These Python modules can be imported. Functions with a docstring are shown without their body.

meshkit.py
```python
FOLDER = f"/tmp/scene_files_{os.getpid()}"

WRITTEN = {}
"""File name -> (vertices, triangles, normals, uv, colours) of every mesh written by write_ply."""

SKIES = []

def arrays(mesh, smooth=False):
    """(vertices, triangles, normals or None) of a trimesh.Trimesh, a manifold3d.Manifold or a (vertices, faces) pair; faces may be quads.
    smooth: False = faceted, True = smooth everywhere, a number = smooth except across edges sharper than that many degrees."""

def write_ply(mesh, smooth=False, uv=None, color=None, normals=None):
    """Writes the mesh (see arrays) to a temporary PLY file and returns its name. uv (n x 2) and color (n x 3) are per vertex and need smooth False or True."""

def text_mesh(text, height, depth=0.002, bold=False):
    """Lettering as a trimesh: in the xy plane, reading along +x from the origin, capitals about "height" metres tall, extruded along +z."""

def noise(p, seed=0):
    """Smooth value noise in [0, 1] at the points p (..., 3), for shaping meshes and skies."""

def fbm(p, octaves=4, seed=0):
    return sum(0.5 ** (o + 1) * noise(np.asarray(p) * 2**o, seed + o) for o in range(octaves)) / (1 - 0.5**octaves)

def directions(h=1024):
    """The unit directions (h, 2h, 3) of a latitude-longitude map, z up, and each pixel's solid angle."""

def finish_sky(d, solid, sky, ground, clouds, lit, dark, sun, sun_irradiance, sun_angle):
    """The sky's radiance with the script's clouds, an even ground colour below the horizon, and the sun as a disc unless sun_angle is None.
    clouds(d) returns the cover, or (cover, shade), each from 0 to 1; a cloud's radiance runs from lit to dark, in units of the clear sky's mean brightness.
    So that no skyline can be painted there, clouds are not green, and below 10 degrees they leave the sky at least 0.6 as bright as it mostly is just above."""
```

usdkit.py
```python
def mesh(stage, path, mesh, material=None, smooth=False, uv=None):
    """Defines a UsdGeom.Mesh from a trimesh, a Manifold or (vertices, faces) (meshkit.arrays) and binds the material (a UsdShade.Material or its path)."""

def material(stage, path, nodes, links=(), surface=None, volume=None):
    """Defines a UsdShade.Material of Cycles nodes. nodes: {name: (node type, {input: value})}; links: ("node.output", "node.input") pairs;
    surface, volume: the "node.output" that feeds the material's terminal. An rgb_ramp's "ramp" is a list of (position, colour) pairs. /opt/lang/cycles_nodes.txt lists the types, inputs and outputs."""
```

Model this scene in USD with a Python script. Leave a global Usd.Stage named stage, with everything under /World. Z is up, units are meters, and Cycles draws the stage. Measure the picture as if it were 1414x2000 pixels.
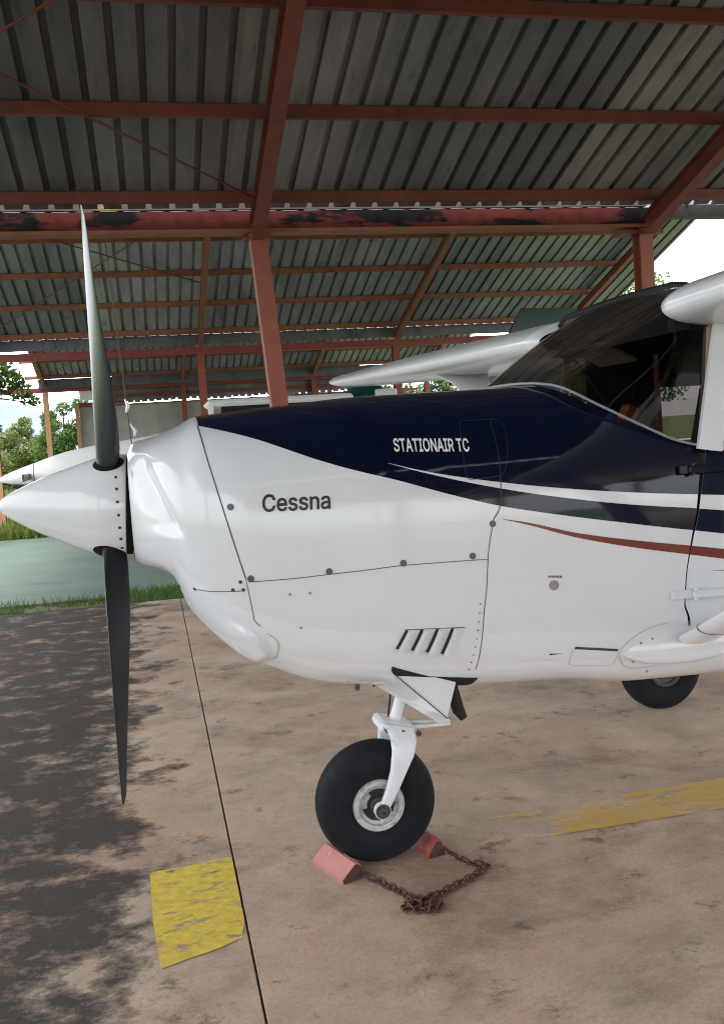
import math, random
import numpy as np, trimesh, usdkit, meshkit
from pxr import Usd, UsdGeom, UsdLux, UsdShade, Gf, Sdf
from scipy.interpolate import PchipInterpolator as PI
from shapely.geometry import Polygon

stage = Usd.Stage.CreateInMemory()
UsdGeom.SetStageUpAxis(stage, UsdGeom.Tokens.z); UsdGeom.SetStageMetersPerUnit(stage, 1.0)
UsdGeom.Xform.Define(stage, '/World'); UsdGeom.Scope.Define(stage, '/World/Looks')
rng = np.random.default_rng(7); random.seed(7)

# ------------------------------------------------------------------ camera
F_PX, YAW, PITCH, ROLL = 1824.4, .2183, -.0838, -.0618
CAM = np.array([-.7095, -3.2775, 1.5727])
fw = np.array([math.sin(YAW)*math.cos(PITCH), math.cos(YAW)*math.cos(PITCH), math.sin(PITCH)])
r0 = np.array([math.cos(YAW), -math.sin(YAW), 0]); u0 = np.cross(r0, fw)
rt = math.cos(ROLL)*r0 + math.sin(ROLL)*u0; up = -math.sin(ROLL)*r0 + math.cos(ROLL)*u0
cam = UsdGeom.Camera.Define(stage, '/World/camera')
cam.CreateHorizontalApertureAttr(36.0); cam.CreateVerticalApertureAttr(36.0*1024/723)
cam.CreateFocalLengthAttr(36.0*F_PX/1414); cam.CreateClippingRangeAttr(Gf.Vec2f(.05, 5000))
cam.CreateExposureAttr(1.45)
m4 = Gf.Matrix4d(*[float(x) for x in (*rt, 0, *up, 0, *(-fw), 0, *CAM, 1)])
cam.AddTransformOp().Set(m4)

# ------------------------------------------------------------------ sky and sun (overcast)
SUN_EL, SUN_AZ = math.radians(58), math.radians(215)          # azimuth clockwise from +Y
sd = np.array([math.sin(SUN_AZ)*math.cos(SUN_EL), math.cos(SUN_AZ)*math.cos(SUN_EL), math.sin(SUN_EL)])
sky = UsdLux.DomeLight.Define(stage, '/World/sky'); sky.GetPrim().SetCustomDataByKey('kind', 'structure')
skym = usdkit.material(stage, '/World/Looks/sky_cloud', {
    'tc': ('texture_coordinate', {}), 'mp': ('mapping', {'scale': (1, 1, 2.2)}),
    'n': ('noise_texture', {'scale': 2.3, 'detail': 7, 'roughness': .58}),
    'rmp': ('rgb_ramp', {'ramp': [(0, (.80,)*3), (.42, (.86,)*3), (.62, (1,)*3), (1, (1,)*3)]}),
    'n2': ('noise_texture', {'scale': 1.4, 'detail': 5, 'roughness': .5}),
    'cl': ('rgb_ramp', {'ramp': [(.25, (8.5, 9.0, 9.8)), (.5, (11.5, 11.9, 12.4)), (.75, (15, 15.2, 15.4))]}),
    'sky': ('sky_texture', {'sky_type': 'single_scattering', 'sun_disc': False, 'sun_elevation': SUN_EL, 'sun_rotation': SUN_AZ, 'aerosol_density': 2.0}),
    'mx': ('mix', {'mix_type': 'mix'}), 'bg': ('background_shader', {'strength': .1})},
    [('tc.generated', 'mp.vector'), ('mp.vector', 'n.vector'), ('mp.vector', 'n2.vector'), ('n.fac', 'rmp.fac'), ('n2.fac', 'cl.fac'),
     ('rmp.color', 'mx.fac'), ('sky.color', 'mx.color1'), ('cl.color', 'mx.color2'), ('mx.color', 'bg.color')], surface='bg.background')
UsdShade.MaterialBindingAPI.Apply(sky.GetPrim()).Bind(skym)
sun = UsdLux.DistantLight.Define(stage, '/World/sun')
sun.CreateIntensityAttr(.3); sun.CreateAngleAttr(20); sun.CreateNormalizeAttr(True); sun.CreateColorAttr(Gf.Vec3f(1, .96, .9))
sun.AddTransformOp().Set(Gf.Matrix4d().SetRotate(Gf.Rotation(Gf.Vec3d(0, 0, 1), Gf.Vec3d(*sd))))

# ------------------------------------------------------------------ helpers
used = {}
def fresh(parent, name):
    k = f'{parent}/{name}'
    n = used.get(k, 0); used[k] = n + 1
    return k if n == 0 else f'{k}_{n:03d}'
def tag(prim, label=None, cat=None, group=None, kind=None):
    for k, v in (('label', label), ('category', cat), ('group', group), ('kind', kind)):
        if v: prim.SetCustomDataByKey(k, v)
    return prim
def thing(name, label=None, cat=None, group=None, kind=None, loc=None, rotz=0.0):
    p = fresh('/World', name); x = UsdGeom.Xform.Define(stage, p)
    if loc is not None: x.AddTranslateOp().Set(Gf.Vec3d(*map(float, loc)))
    if rotz: x.AddRotateZOp().Set(float(rotz))
    tag(x.GetPrim(), label, cat, group, kind); return p
def part(parent, name, mesh, mat, smooth=False, label=None, kind=None, uv=None):
    p = fresh(parent, name)
    m = usdkit.mesh(stage, p, mesh, mat, smooth, uv)
    tag(m.GetPrim(), label, None, None, kind); return p
def single(name, mesh, mat, label=None, cat=None, group=None, kind=None, smooth=False):
    p = part('/World', name, mesh, mat, smooth); tag(stage.GetPrimAtPath(p), label, cat, group, kind); return p
cat_ = lambda ms: trimesh.util.concatenate([tm(m) for m in ms])
def tm(m):
    return m if isinstance(m, trimesh.Trimesh) else trimesh.Trimesh(*meshkit.arrays(m)[:2], process=False)
def box(c, s, rot=None):
    m = trimesh.creation.box(s)
    if rot is not None: m.apply_transform(rot)
    m.apply_translation(c); return m
def bbox(x0, x1, y0, y1, z0, z1): return box(((x0+x1)/2, (y0+y1)/2, (z0+z1)/2), (x1-x0, y1-y0, z1-z0))
def rbox(c, s, r=.01, rot=None):
    """rounded box: hull of chamfered points"""
    h = np.array(s)/2; pts = []
    for sx in (-1, 1):
        for sy in (-1, 1):
            for sz in (-1, 1):
                for k in range(3):
                    q = h.copy(); o = [j for j in range(3) if j != k]; q[o] -= r
                    pts.append(q*[sx, sy, sz])
    m = trimesh.convex.convex_hull(np.array(pts))
    if rot is not None: m.apply_transform(rot)
    m.apply_translation(c); return m
def frame_to(p0, p1, upv=(0, 0, 1)):
    p0, p1 = np.array(p0, float), np.array(p1, float); d = p1-p0; L = np.linalg.norm(d); d /= L
    a = np.cross(upv, d); 
    if np.linalg.norm(a) < 1e-6: a = np.cross((0, 1, 0), d)
    a /= np.linalg.norm(a); b = np.cross(d, a)
    return p0, d, a, b, L
def sweep(poly, p0, p1, upv=(0, 0, 1)):
    """extrude a 2-D outline (a: sideways, b: up) from p0 to p1"""
    p0, d, a, b, L = frame_to(p0, p1, upv)
    m = trimesh.creation.extrude_polygon(poly if isinstance(poly, Polygon) else Polygon(poly), L, engine='earcut')
    T = np.eye(4); T[:3, 0], T[:3, 1], T[:3, 2], T[:3, 3] = a, b, d, p0
    m.apply_transform(T); return m
def ibeam(w, h, tw=.012, tf=.014):
    w2, h2 = w/2, h/2
    return [(-w2, -h2), (w2, -h2), (w2, -h2+tf), (tw, -h2+tf), (tw, h2-tf), (w2, h2-tf), (w2, h2), (-w2, h2), (-w2, h2-tf), (-tw, h2-tf), (-tw, -h2+tf), (-w2, -h2+tf)]
def cbeam(w, h, t=.008):
    return [(-w/2, -h/2), (w/2, -h/2), (w/2, -h/2+.03), (w/2-t, -h/2+.03), (w/2-t, -h/2+t), (-w/2+t, -h/2+t), (-w/2+t, h/2-t), (w/2-t, h/2-t), (w/2-t, h/2-.03), (w/2, h/2-.03), (w/2, h/2), (-w/2, h/2)]
def rect(w, h): return [(-w/2, -h/2), (w/2, -h/2), (w/2, h/2), (-w/2, h/2)]
def rod(p0, p1, r, n=10):
    return sweep([(r*math.cos(a), r*math.sin(a)) for a in np.linspace(0, 2*math.pi, n, endpoint=False)], p0, p1)
def tube(path, r, n=8, close=False):
    """tube along a polyline; r scalar or per point"""
    P = np.array(path, float); N = len(P); R = np.broadcast_to(r, N)
    V = []; pa = None
    for i in range(N):
        if close: d = P[(i+1) % N]-P[i-1]
        else: d = P[min(i+1, N-1)]-P[max(i-1, 0)]
        d = d/np.linalg.norm(d)
        a = np.cross((0, 0, 1), d) if pa is None else pa-d*(pa@d)
        if np.linalg.norm(a) < 1e-5: a = np.cross((0, 1, 0), d)
        a /= np.linalg.norm(a); pa = a; b = np.cross(d, a)
        for k in range(n):
            t = 2*math.pi*k/n; V.append(P[i]+R[i]*(math.cos(t)*a+math.sin(t)*b))
    F = []
    for i in range(N if close else N-1):
        j = (i+1) % N
        for k in range(n):
            l = (k+1) % n
            F += [(i*n+k, i*n+l, j*n+l), (i*n+k, j*n+l, j*n+k)]
    if not close:
        V += [P[0], P[-1]]; c0, c1 = len(V)-2, len(V)-1
        for k in range(n):
            l = (k+1) % n; F += [(c0, l, k), (c1, (N-1)*n+k, (N-1)*n+l)]
    return trimesh.Trimesh(np.array(V), np.array(F), process=False)
def grid(P, flip=False):
    """surface through an (n, m, 3) array of points"""
    P = np.asarray(P, float); n, m = P.shape[:2]
    i, j = np.meshgrid(np.arange(n-1), np.arange(m-1), indexing='ij'); a = (i*m+j).ravel()
    f = np.vstack([np.stack([a, a+m, a+m+1], 1), np.stack([a, a+m+1, a+1], 1)])
    if flip: f = f[:, ::-1]
    return trimesh.Trimesh(P.reshape(-1, 3), f, process=False)
def mirror(m):
    m = tm(m).copy(); m.vertices[:, 1] *= -1; m.faces = m.faces[:, ::-1]; return m
def lathe(prof, n=48, origin=(0, 0, 0), axis=(1, 0, 0)):
    """prof: (along axis, radius)"""
    axis = np.array(axis, float)/np.linalg.norm(axis); a = np.cross(axis, (0, 1, 0)); 
    if np.linalg.norm(a) < .1: a = np.cross(axis, (1, 0, 0))
    a /= np.linalg.norm(a); b = np.cross(axis, a); t = np.linspace(0, 2*math.pi, n+1)
    P = np.array([[np.array(origin)+s*axis+r*(math.cos(q)*a+math.sin(q)*b) for q in t] for s, r in prof])
    g = grid(P); g.merge_vertices(); return g
def disc(c, n, r, k=20, thick=.001):
    m = trimesh.creation.cylinder(r, thick, sections=k); n = np.array(n, float)/np.linalg.norm(n)
    m.apply_transform(trimesh.geometry.align_vectors((0, 0, 1), n)); m.apply_translation(c); return m

# ------------------------------------------------------------------ materials
L = '/World/Looks/'
def paint(name, col, rough=.4, metal=0., noise=.0, nscale=6., bump=0., spec=.5, coat=0., dirt=None, dscale=3., dlo=.5, dhi=.7, stretch=None):
    nodes = {'g': ('geometry', {}), 'p': ('principled_bsdf', {'base_color': col, 'roughness': rough, 'metallic': metal, 'specular_ior_level': spec, 'coat_weight': coat, 'coat_roughness': .06})}
    links = []
    if noise or dirt or bump:
        nodes['m'] = ('mapping', {'scale': stretch or (1, 1, 1)}); links.append(('g.position', 'm.vector'))
        nodes['n'] = ('noise_texture', {'scale': nscale, 'detail': 6, 'roughness': .6}); links.append(('m.vector', 'n.vector'))
        c = np.array(col); nodes['r'] = ('rgb_ramp', {'ramp': [(.25, tuple(c*(1-noise))), (.75, tuple(np.minimum(c*(1+noise), 1)))]})
        links.append(('n.fac', 'r.fac')); out = 'r.color'
        if dirt is not None:
            nodes['n2'] = ('noise_texture', {'scale': dscale, 'detail': 8, 'roughness': .65}); links.append(('m.vector', 'n2.vector'))
            nodes['r2'] = ('rgb_ramp', {'ramp': [(dlo, (0, 0, 0)), (dhi, (1, 1, 1))]}); links.append(('n2.fac', 'r2.fac'))
            nodes['mx'] = ('mix', {'mix_type': 'mix', 'color2': dirt}); links += [('r2.color', 'mx.fac'), ('r.color', 'mx.color1')]; out = 'mx.color'
        links.append((out, 'p.base_color'))
        if bump:
            nodes['b'] = ('bump', {'strength': bump, 'distance': .004}); links += [('n.fac', 'b.height'), ('b.normal', 'p.normal')]
    return usdkit.material(stage, L+name, nodes, links, surface='p.BSDF')
WHITE = paint('white_paint', (.70, .712, .74), .16, noise=.02, nscale=2.5, coat=.4, dirt=(.66, .65, .63), dscale=2.2, dlo=.55, dhi=.85)
NAVY = paint('navy_paint', (.0022, .0042, .0135), .06, spec=.36)
REDP = paint('red_stripe_paint', (.16, .028, .018), .2, coat=.3)
SEAM = paint('seam_shadow', (.06, .06, .064), .7)
BLACK = paint('black_plastic', (.007, .007, .008), .6, spec=.25)
VOID = paint('dark_void', (.006, .006, .006), .9)
RUBBER = paint('tyre_rubber', (.008, .009, .012), .75, spec=.22, noise=.35, nscale=14, dirt=(.03, .027, .025), dscale=9, dlo=.6, dhi=.9)
ALU = paint('bare_aluminium', (.55, .55, .56), .32, metal=.85, noise=.12, nscale=20)
RIM = paint('worn_rim_paint', (.48, .48, .47), .5, noise=.2, nscale=30, dirt=(.16, .14, .12), dscale=28, dlo=.5, dhi=.68)
STEEL = paint('dark_steel', (.07, .065, .06), .5, metal=.4, noise=.3, nscale=30)
BLADE = paint('propeller_blade_paint', (.025, .029, .029), .24, noise=.12, nscale=8)
BLADEB = paint('propeller_back_paint', (.009, .010, .013), .5, spec=.25, noise=.2, nscale=12)
RED = paint('red_oxide_steel', (.155, .035, .027), .6, noise=.25, nscale=3, dirt=(.06, .02, .018), dscale=5, dlo=.5, dhi=.8)
REDCOL = paint('red_oxide_column', (.30, .088, .062), .6, noise=.15, nscale=4, dirt=(.2, .06, .04), dscale=6, dlo=.55, dhi=.85)
REDOLD = paint('weathered_red_steel', (.25, .085, .048), .7, noise=.25, nscale=4, dirt=(.12, .05, .03), dscale=7, dlo=.5, dhi=.8)
STAINED = paint('stained_red_gutter', (.10, .020, .018), .7, noise=.25, nscale=4, spec=.15, dirt=(.005, .004, .006), dscale=1.0, dlo=.50, dhi=.55, stretch=(1, .3, 3.6))
RUST = paint('rusty_iron', (.075, .03, .02), .8, noise=.5, nscale=60, bump=.5)
CHOCK = paint('chock_red_paint', (.42, .165, .145), .65, noise=.15, nscale=25, dirt=(.52, .34, .25), dscale=30, dlo=.6, dhi=.72)
CHOCKR = paint('chock_worn_red', (.36, .075, .06), .6, noise=.2, nscale=20, dirt=(.35, .22, .07), dscale=14, dlo=.58, dhi=.7)
CHOCKD = paint('chock_dark_end', (.07, .03, .025), .8)
INTER = paint('cabin_trim', (.028, .027, .026), .8, noise=.2, nscale=8)
SEATM = paint('seat_fabric', (.02, .02, .021), .75, noise=.25, nscale=30)
TAN = paint('tan_trim', (.24, .17, .12), .6, noise=.1, nscale=10)
ORANGE = paint('orange_fabric', (.55, .17, .04), .7)
GREEN = paint('dark_green_paint', (.006, .045, .042), .3)
SILVER = paint('pale_grey_paint', (.55, .56, .57), .3)
OLDW = paint('old_white_paint', (.72, .72, .71), .35, noise=.04, nscale=2)
WALL = paint('grey_block_render', (.34, .32, .30), .9, noise=.18, nscale=.9, dirt=(.2, .18, .17), dscale=1.2, dlo=.5, dhi=.8, bump=.3)
WHITEWALL = paint('whitewash', (.75, .74, .73), .8)
BARK = paint('bark', (.10, .075, .05), .9, noise=.3, nscale=6)
DEEPRED = paint('deep_red_beam', (.22, .03, .03), .5, noise=.15, nscale=2, dirt=(.08, .02, .02), dscale=2, dlo=.55, dhi=.75)
COLR = paint('column_red', (.24, .05, .035), .6, noise=.2, nscale=3)
WOOD = paint('timber_post', (.36, .20, .11), .8, noise=.2, nscale=8)
TEXT = paint('black_lettering', (.012, .012, .016), .4)
TEXTW = paint('white_lettering', (.78, .78, .77), .4)
GLINT = paint('galvanised_fitting', (.75, .75, .74), .35, metal=.3)
DRAIN = paint('grey_drain', (.26, .24, .25), .5)
DKRED = paint('faded_red_print', (.25, .10, .09), .6)

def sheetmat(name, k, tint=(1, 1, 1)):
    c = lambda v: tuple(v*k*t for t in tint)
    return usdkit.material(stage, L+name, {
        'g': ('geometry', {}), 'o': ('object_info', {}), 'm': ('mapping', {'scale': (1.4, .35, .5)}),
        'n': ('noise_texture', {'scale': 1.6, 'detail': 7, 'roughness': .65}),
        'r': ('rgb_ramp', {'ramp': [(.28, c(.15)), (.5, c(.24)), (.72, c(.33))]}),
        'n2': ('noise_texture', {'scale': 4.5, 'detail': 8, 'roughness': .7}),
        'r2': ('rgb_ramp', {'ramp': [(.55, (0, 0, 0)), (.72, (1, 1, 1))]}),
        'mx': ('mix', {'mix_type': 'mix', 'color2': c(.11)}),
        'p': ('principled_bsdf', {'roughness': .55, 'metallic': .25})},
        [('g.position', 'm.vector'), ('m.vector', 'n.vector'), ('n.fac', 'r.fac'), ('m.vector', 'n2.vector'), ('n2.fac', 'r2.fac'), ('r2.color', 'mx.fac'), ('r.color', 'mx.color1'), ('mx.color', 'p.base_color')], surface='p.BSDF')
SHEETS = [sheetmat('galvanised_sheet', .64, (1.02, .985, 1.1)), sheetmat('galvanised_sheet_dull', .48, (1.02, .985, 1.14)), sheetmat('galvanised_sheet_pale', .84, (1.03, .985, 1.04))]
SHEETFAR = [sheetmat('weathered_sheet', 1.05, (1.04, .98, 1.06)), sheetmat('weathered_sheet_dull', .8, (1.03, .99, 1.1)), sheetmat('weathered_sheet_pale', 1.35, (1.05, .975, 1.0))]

def concrete(name, base, stain):
    """worn concrete with dark grime where the rain blows in beyond the eave line at x about -0.8"""
    return usdkit.material(stage, L+name, {
        'g': ('geometry', {}), 'sx': ('separate_xyz', {}),
        'm': ('mapping', {'scale': (1.05, 1.3, 1)}), 'm2': ('mapping', {'scale': (1.15, 1.4, 1)}),
        'n': ('noise_texture', {'scale': 1.5, 'detail': 12, 'roughness': .72}),
        'base': ('rgb_ramp', {'ramp': [(.24, tuple(np.array(base)*.5)), (.42, tuple(np.array(base)*.82)), (.55, tuple(base)), (.72, tuple(np.array(base)*1.2))]}),
        'nr': ('noise_texture', {'scale': .9, 'detail': 6, 'roughness': .6}),
        'rr': ('rgb_ramp', {'ramp': [(.45, (0, 0, 0)), (.68, (.75,)*3)]}),
        'red': ('mix', {'mix_type': 'mix', 'color2': (base[0]*.98, base[1]*.74, base[2]*.62)}),
        'ng': ('noise_texture', {'scale': 2.0, 'detail': 13, 'roughness': .68}),
        'gx': ('map_range', {'from_min': -.45, 'from_max': -1.35, 'to_min': -.22, 'to_max': .19, 'clamp': True}),
        'ad': ('math', {'math_type': 'add'}),
        'gr': ('rgb_ramp', {'ramp': [(.46, (0, 0, 0)), (.49, (.5,)*3), (.55, (.95,)*3)]}), 'np': ('noise_texture', {'scale': 3.6, 'detail': 12, 'roughness': .72}), 'pr': ('rgb_ramp', {'ramp': [(.345, (.10,)*3), (.41, (.7,)*3), (.49, (1,)*3)]}), 'pm': ('mix', {'mix_type': 'multiply', 'fac': 1.0}),
        'gm': ('mix', {'mix_type': 'mix', 'color2': stain}),
        'nd': ('noise_texture', {'scale': 3.0, 'detail': 13, 'roughness': .8}),
        'dr': ('rgb_ramp', {'ramp': [(.56, (0, 0, 0)), (.63, (.72,)*3)]}),
        'dm': ('mix', {'mix_type': 'mix', 'color2': (.10, .08, .068)}), 'nk': ('noise_texture', {'scale': .9, 'detail': 12, 'roughness': .74, 'distortion': .25}), 'kr': ('rgb_ramp', {'ramp': [(.50, (0, 0, 0)), (.62, (.62,)*3)]}), 'km': ('mix', {'mix_type': 'mix', 'color2': (.155, .122, .10)}), 'nw': ('noise_texture', {'scale': 2.2, 'detail': 12, 'roughness': .78, 'distortion': .2}), 'wr': ('rgb_ramp', {'ramp': [(.60, (0, 0, 0)), (.70, (.5,)*3)]}), 'wm': ('mix', {'mix_type': 'mix', 'color2': (.50, .42, .35)}),
        'nf': ('noise_texture', {'scale': 75, 'detail': 6, 'roughness': .8}),
        'fr': ('rgb_ramp', {'ramp': [(.32, (.66,)*3), (.45, (.94,)*3), (.7, (1.14,)*3)]}),
        'fm': ('mix', {'mix_type': 'multiply', 'fac': 1.0}),
        'b': ('bump', {'strength': .35, 'distance': .003}),
        'ror': ('rgb_ramp', {'ramp': [(0, (.75,)*3), (1, (.85,)*3)]}),
        'p': ('principled_bsdf', {'roughness': .7, 'specular_ior_level': .12})},
        [('g.position', 'm.vector'), ('g.position', 'm2.vector'), ('g.position', 'sx.vector'), ('m.vector', 'n.vector'), ('n.fac', 'base.fac'), ('g.position', 'nr.vector'), ('nr.fac', 'rr.fac'),
         ('rr.color', 'red.fac'), ('base.color', 'red.color1'), ('m2.vector', 'ng.vector'), ('sx.x', 'gx.value'), ('gx.result', 'ad.value1'), ('ng.fac', 'ad.value2'), ('ad.value', 'gr.fac'),
         ('m2.vector', 'nd.vector'), ('nd.fac', 'dr.fac'), ('dr.color', 'dm.fac'), ('m.vector', 'nk.vector'), ('nk.fac', 'kr.fac'), ('kr.color', 'km.fac'), ('red.color', 'km.color1'), ('g.position', 'nw.vector'), ('nw.fac', 'wr.fac'), ('wr.color', 'wm.fac'), ('km.color', 'wm.color1'), ('wm.color', 'dm.color1'), ('dm.color', 'gm.color1'), ('m2.vector', 'np.vector'), ('np.fac', 'pr.fac'), ('gr.color', 'pm.color1'), ('pr.color', 'pm.color2'), ('pm.color', 'gm.fac'),
         ('g.position', 'nf.vector'), ('nf.fac', 'fr.fac'), ('gm.color', 'fm.color1'), ('fr.color', 'fm.color2'), ('fm.color', 'p.base_color'),
         ('nf.fac', 'b.height'), ('b.normal', 'p.normal'), ('gr.color', 'ror.fac'), ('ror.color', 'p.roughness')], surface='p.BSDF')
CONC = concrete('worn_concrete', (.45, .352, .272), (.046, .040, .037))

def worn_paint(name, col, lo, hi, scale, stretch=(1, 1, 1)):
    return usdkit.material(stage, L+name, {
        'g': ('geometry', {}), 'm': ('mapping', {'scale': stretch}), 'n': ('noise_texture', {'scale': scale, 'detail': 10, 'roughness': .7}),
        'r': ('rgb_ramp', {'ramp': [(lo, (0, 0, 0)), (hi, (1, 1, 1))]}), 'nc': ('noise_texture', {'scale': 30, 'detail': 4}),
        'cr': ('rgb_ramp', {'ramp': [(.3, tuple(np.array(col)*.8)), (.7, tuple(np.array(col)*1.1))]}),
        'd': ('principled_bsdf', {'roughness': .65}), 't': ('transparent_bsdf', {}), 'x': ('mix_closure', {})},
        [('g.position', 'm.vector'), ('m.vector', 'n.vector'), ('n.fac', 'r.fac'), ('r.color', 'x.fac'), ('g.position', 'nc.vector'), ('nc.fac', 'cr.fac'), ('cr.color', 'd.base_color'), ('t.BSDF', 'x.closure1'), ('d.BSDF', 'x.closure2')], surface='x.closure')
YELLOW = worn_paint('worn_yellow_paint', (.56, .41, .05), .39, .48, 9, (1, 1.6, 1))
def fading():
    return usdkit.material(stage, L+'faded_yellow_line', {
        'g': ('geometry', {}), 'sx': ('separate_xyz', {}), 'm': ('mapping', {'scale': (.6, 1.5, 1)}), 'n': ('noise_texture', {'scale': 3.0, 'detail': 12, 'roughness': .78}),
        'mr': ('map_range', {'from_min': .2, 'from_max': 1.5, 'to_min': -.13, 'to_max': .09, 'clamp': True}), 'a': ('math', {'math_type': 'add'}), 'r': ('rgb_ramp', {'ramp': [(.46, (0, 0, 0)), (.56, (.85,)*3)]}),
        'd': ('principled_bsdf', {'roughness': .7, 'base_color': (.47, .30, .06)}), 't': ('transparent_bsdf', {}), 'x': ('mix_closure', {})},
        [('g.position', 'sx.vector'), ('g.position', 'm.vector'), ('m.vector', 'n.vector'), ('sx.x', 'mr.value'), ('mr.result', 'a.value1'), ('n.fac', 'a.value2'), ('a.value', 'r.fac'), ('r.color', 'x.fac'), ('t.BSDF', 'x.closure1'), ('d.BSDF', 'x.closure2')], surface='x.closure')
YELLOW2 = fading()
GREENFLOOR = paint('green_floor_paint', (.115, .165, .132), .6, noise=.18, nscale=1.2, dirt=(.055, .075, .055), dscale=1.6, dlo=.6, dhi=.72, stretch=(.4, 1.3, 1))
EARTH = paint('meadow', (.17, .24, .07), .95, noise=.35, nscale=1.5, dirt=(.2, .22, .09), dscale=.7, dlo=.45, dhi=.7)
MOSS = paint('mossy_edge', (.12, .13, .06), .95, noise=.4, nscale=5, dirt=(.14, .11, .085), dscale=3, dlo=.5, dhi=.65)
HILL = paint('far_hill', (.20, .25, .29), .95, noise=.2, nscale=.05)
def leafmat(name, a, b):
    return usdkit.material(stage, L+name, {
        'g': ('geometry', {}), 'r': ('rgb_ramp', {'ramp': [(0, a), (1, b)]}), 'd': ('principled_bsdf', {'roughness': .5}), 't': ('translucent_bsdf', {}), 'x': ('mix_closure', {'fac': .38})},
        [('g.random_per_island', 'r.fac'), ('r.color', 'd.base_color'), ('r.color', 't.color'), ('d.BSDF', 'x.closure1'), ('t.BSDF', 'x.closure2')], surface='x.closure')
LEAF = [leafmat('leaves_bright', (.06, .12, .018), (.17, .25, .05)), leafmat('leaves_dark', (.018, .045, .016), (.06, .11, .035)), leafmat('leaves_yellowish', (.12, .16, .03), (.26, .29, .07))]
GLASS = usdkit.material(stage, L+'tinted_window', {'f0': ('fresnel', {'IOR': 1.3}), 'f': ('math', {'math_type': 'multiply', 'value2': .5}), 't': ('transparent_bsdf', {'color': (.40, .385, .38)}), 'g': ('glossy_bsdf', {'roughness': .02, 'color': (.9, .9, .9)}), 'x': ('mix_closure', {})},
                        [('f0.fac', 'f.value1'), ('f.value', 'x.fac'), ('t.BSDF', 'x.closure1'), ('g.BSDF', 'x.closure2')], surface='x.closure')

# ------------------------------------------------------------------ ground
GZ = -.10
def sheet(x0, x1, y0, y1, z, n=1):
    return bbox(x0, x1, y0, y1, z-.05, z)
xs = np.concatenate([[-700, -300, -120], np.linspace(-60, 60, 49), [120, 300, 700]]); ys = np.concatenate([[-400, -100, -30, -7], np.linspace(0, 90, 37), [140, 300, 900]])
GX, GY = np.meshgrid(xs, ys, indexing='ij'); GZm = np.full_like(GX, -.14)
GZm += .35*np.clip((GY-34)/30, 0, 1)*(meshkit.fbm(np.stack([GX*.06, GY*.06, GX*0], -1), 3, 5))
single('grass_field', grid(np.stack([GX, GY, GZm], -1)), EARTH, kind='structure', smooth=True)
fl = thing('concrete_floor', kind='structure')
part(fl, 'joint_filler', bbox(-8.9, 9.4, -15.3, 6.35, -.135, -.007), paint('joint_dirt', (.06, .045, .035), .95, noise=.6, nscale=12))
for x0, x1 in ((-9, -4.72), (-4.71, -.5268), (-.5195, 3.66), (3.67, 9.5)):
    for y0, y1 in ((-4.9, 5.715), (5.727, 6.42), (-15.4, -4.912)):
        part(fl, 'concrete_slab', rbox(((x0+x1)/2, (y0+y1)/2, -.055), (x1-x0, y1-y0, .11), .0025), CONC)
gf = single('green_floor', bbox(-14, 12, 7.35, 15.7, -.13, -.06), GREENFLOOR, kind='structure')
single('mossy_strip', bbox(-12, 11, 6.43, 7.34, -.13, -.085), MOSS, kind='structure')
single('shed_floor', bbox(-8, 11, 16.6, 27.4, -.13, -.075), GREENFLOOR, kind='structure')
ap = single('front_apron', bbox(-16, 16, -24, -15.41, -.12, -.012), CONC, kind='structure')
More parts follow.
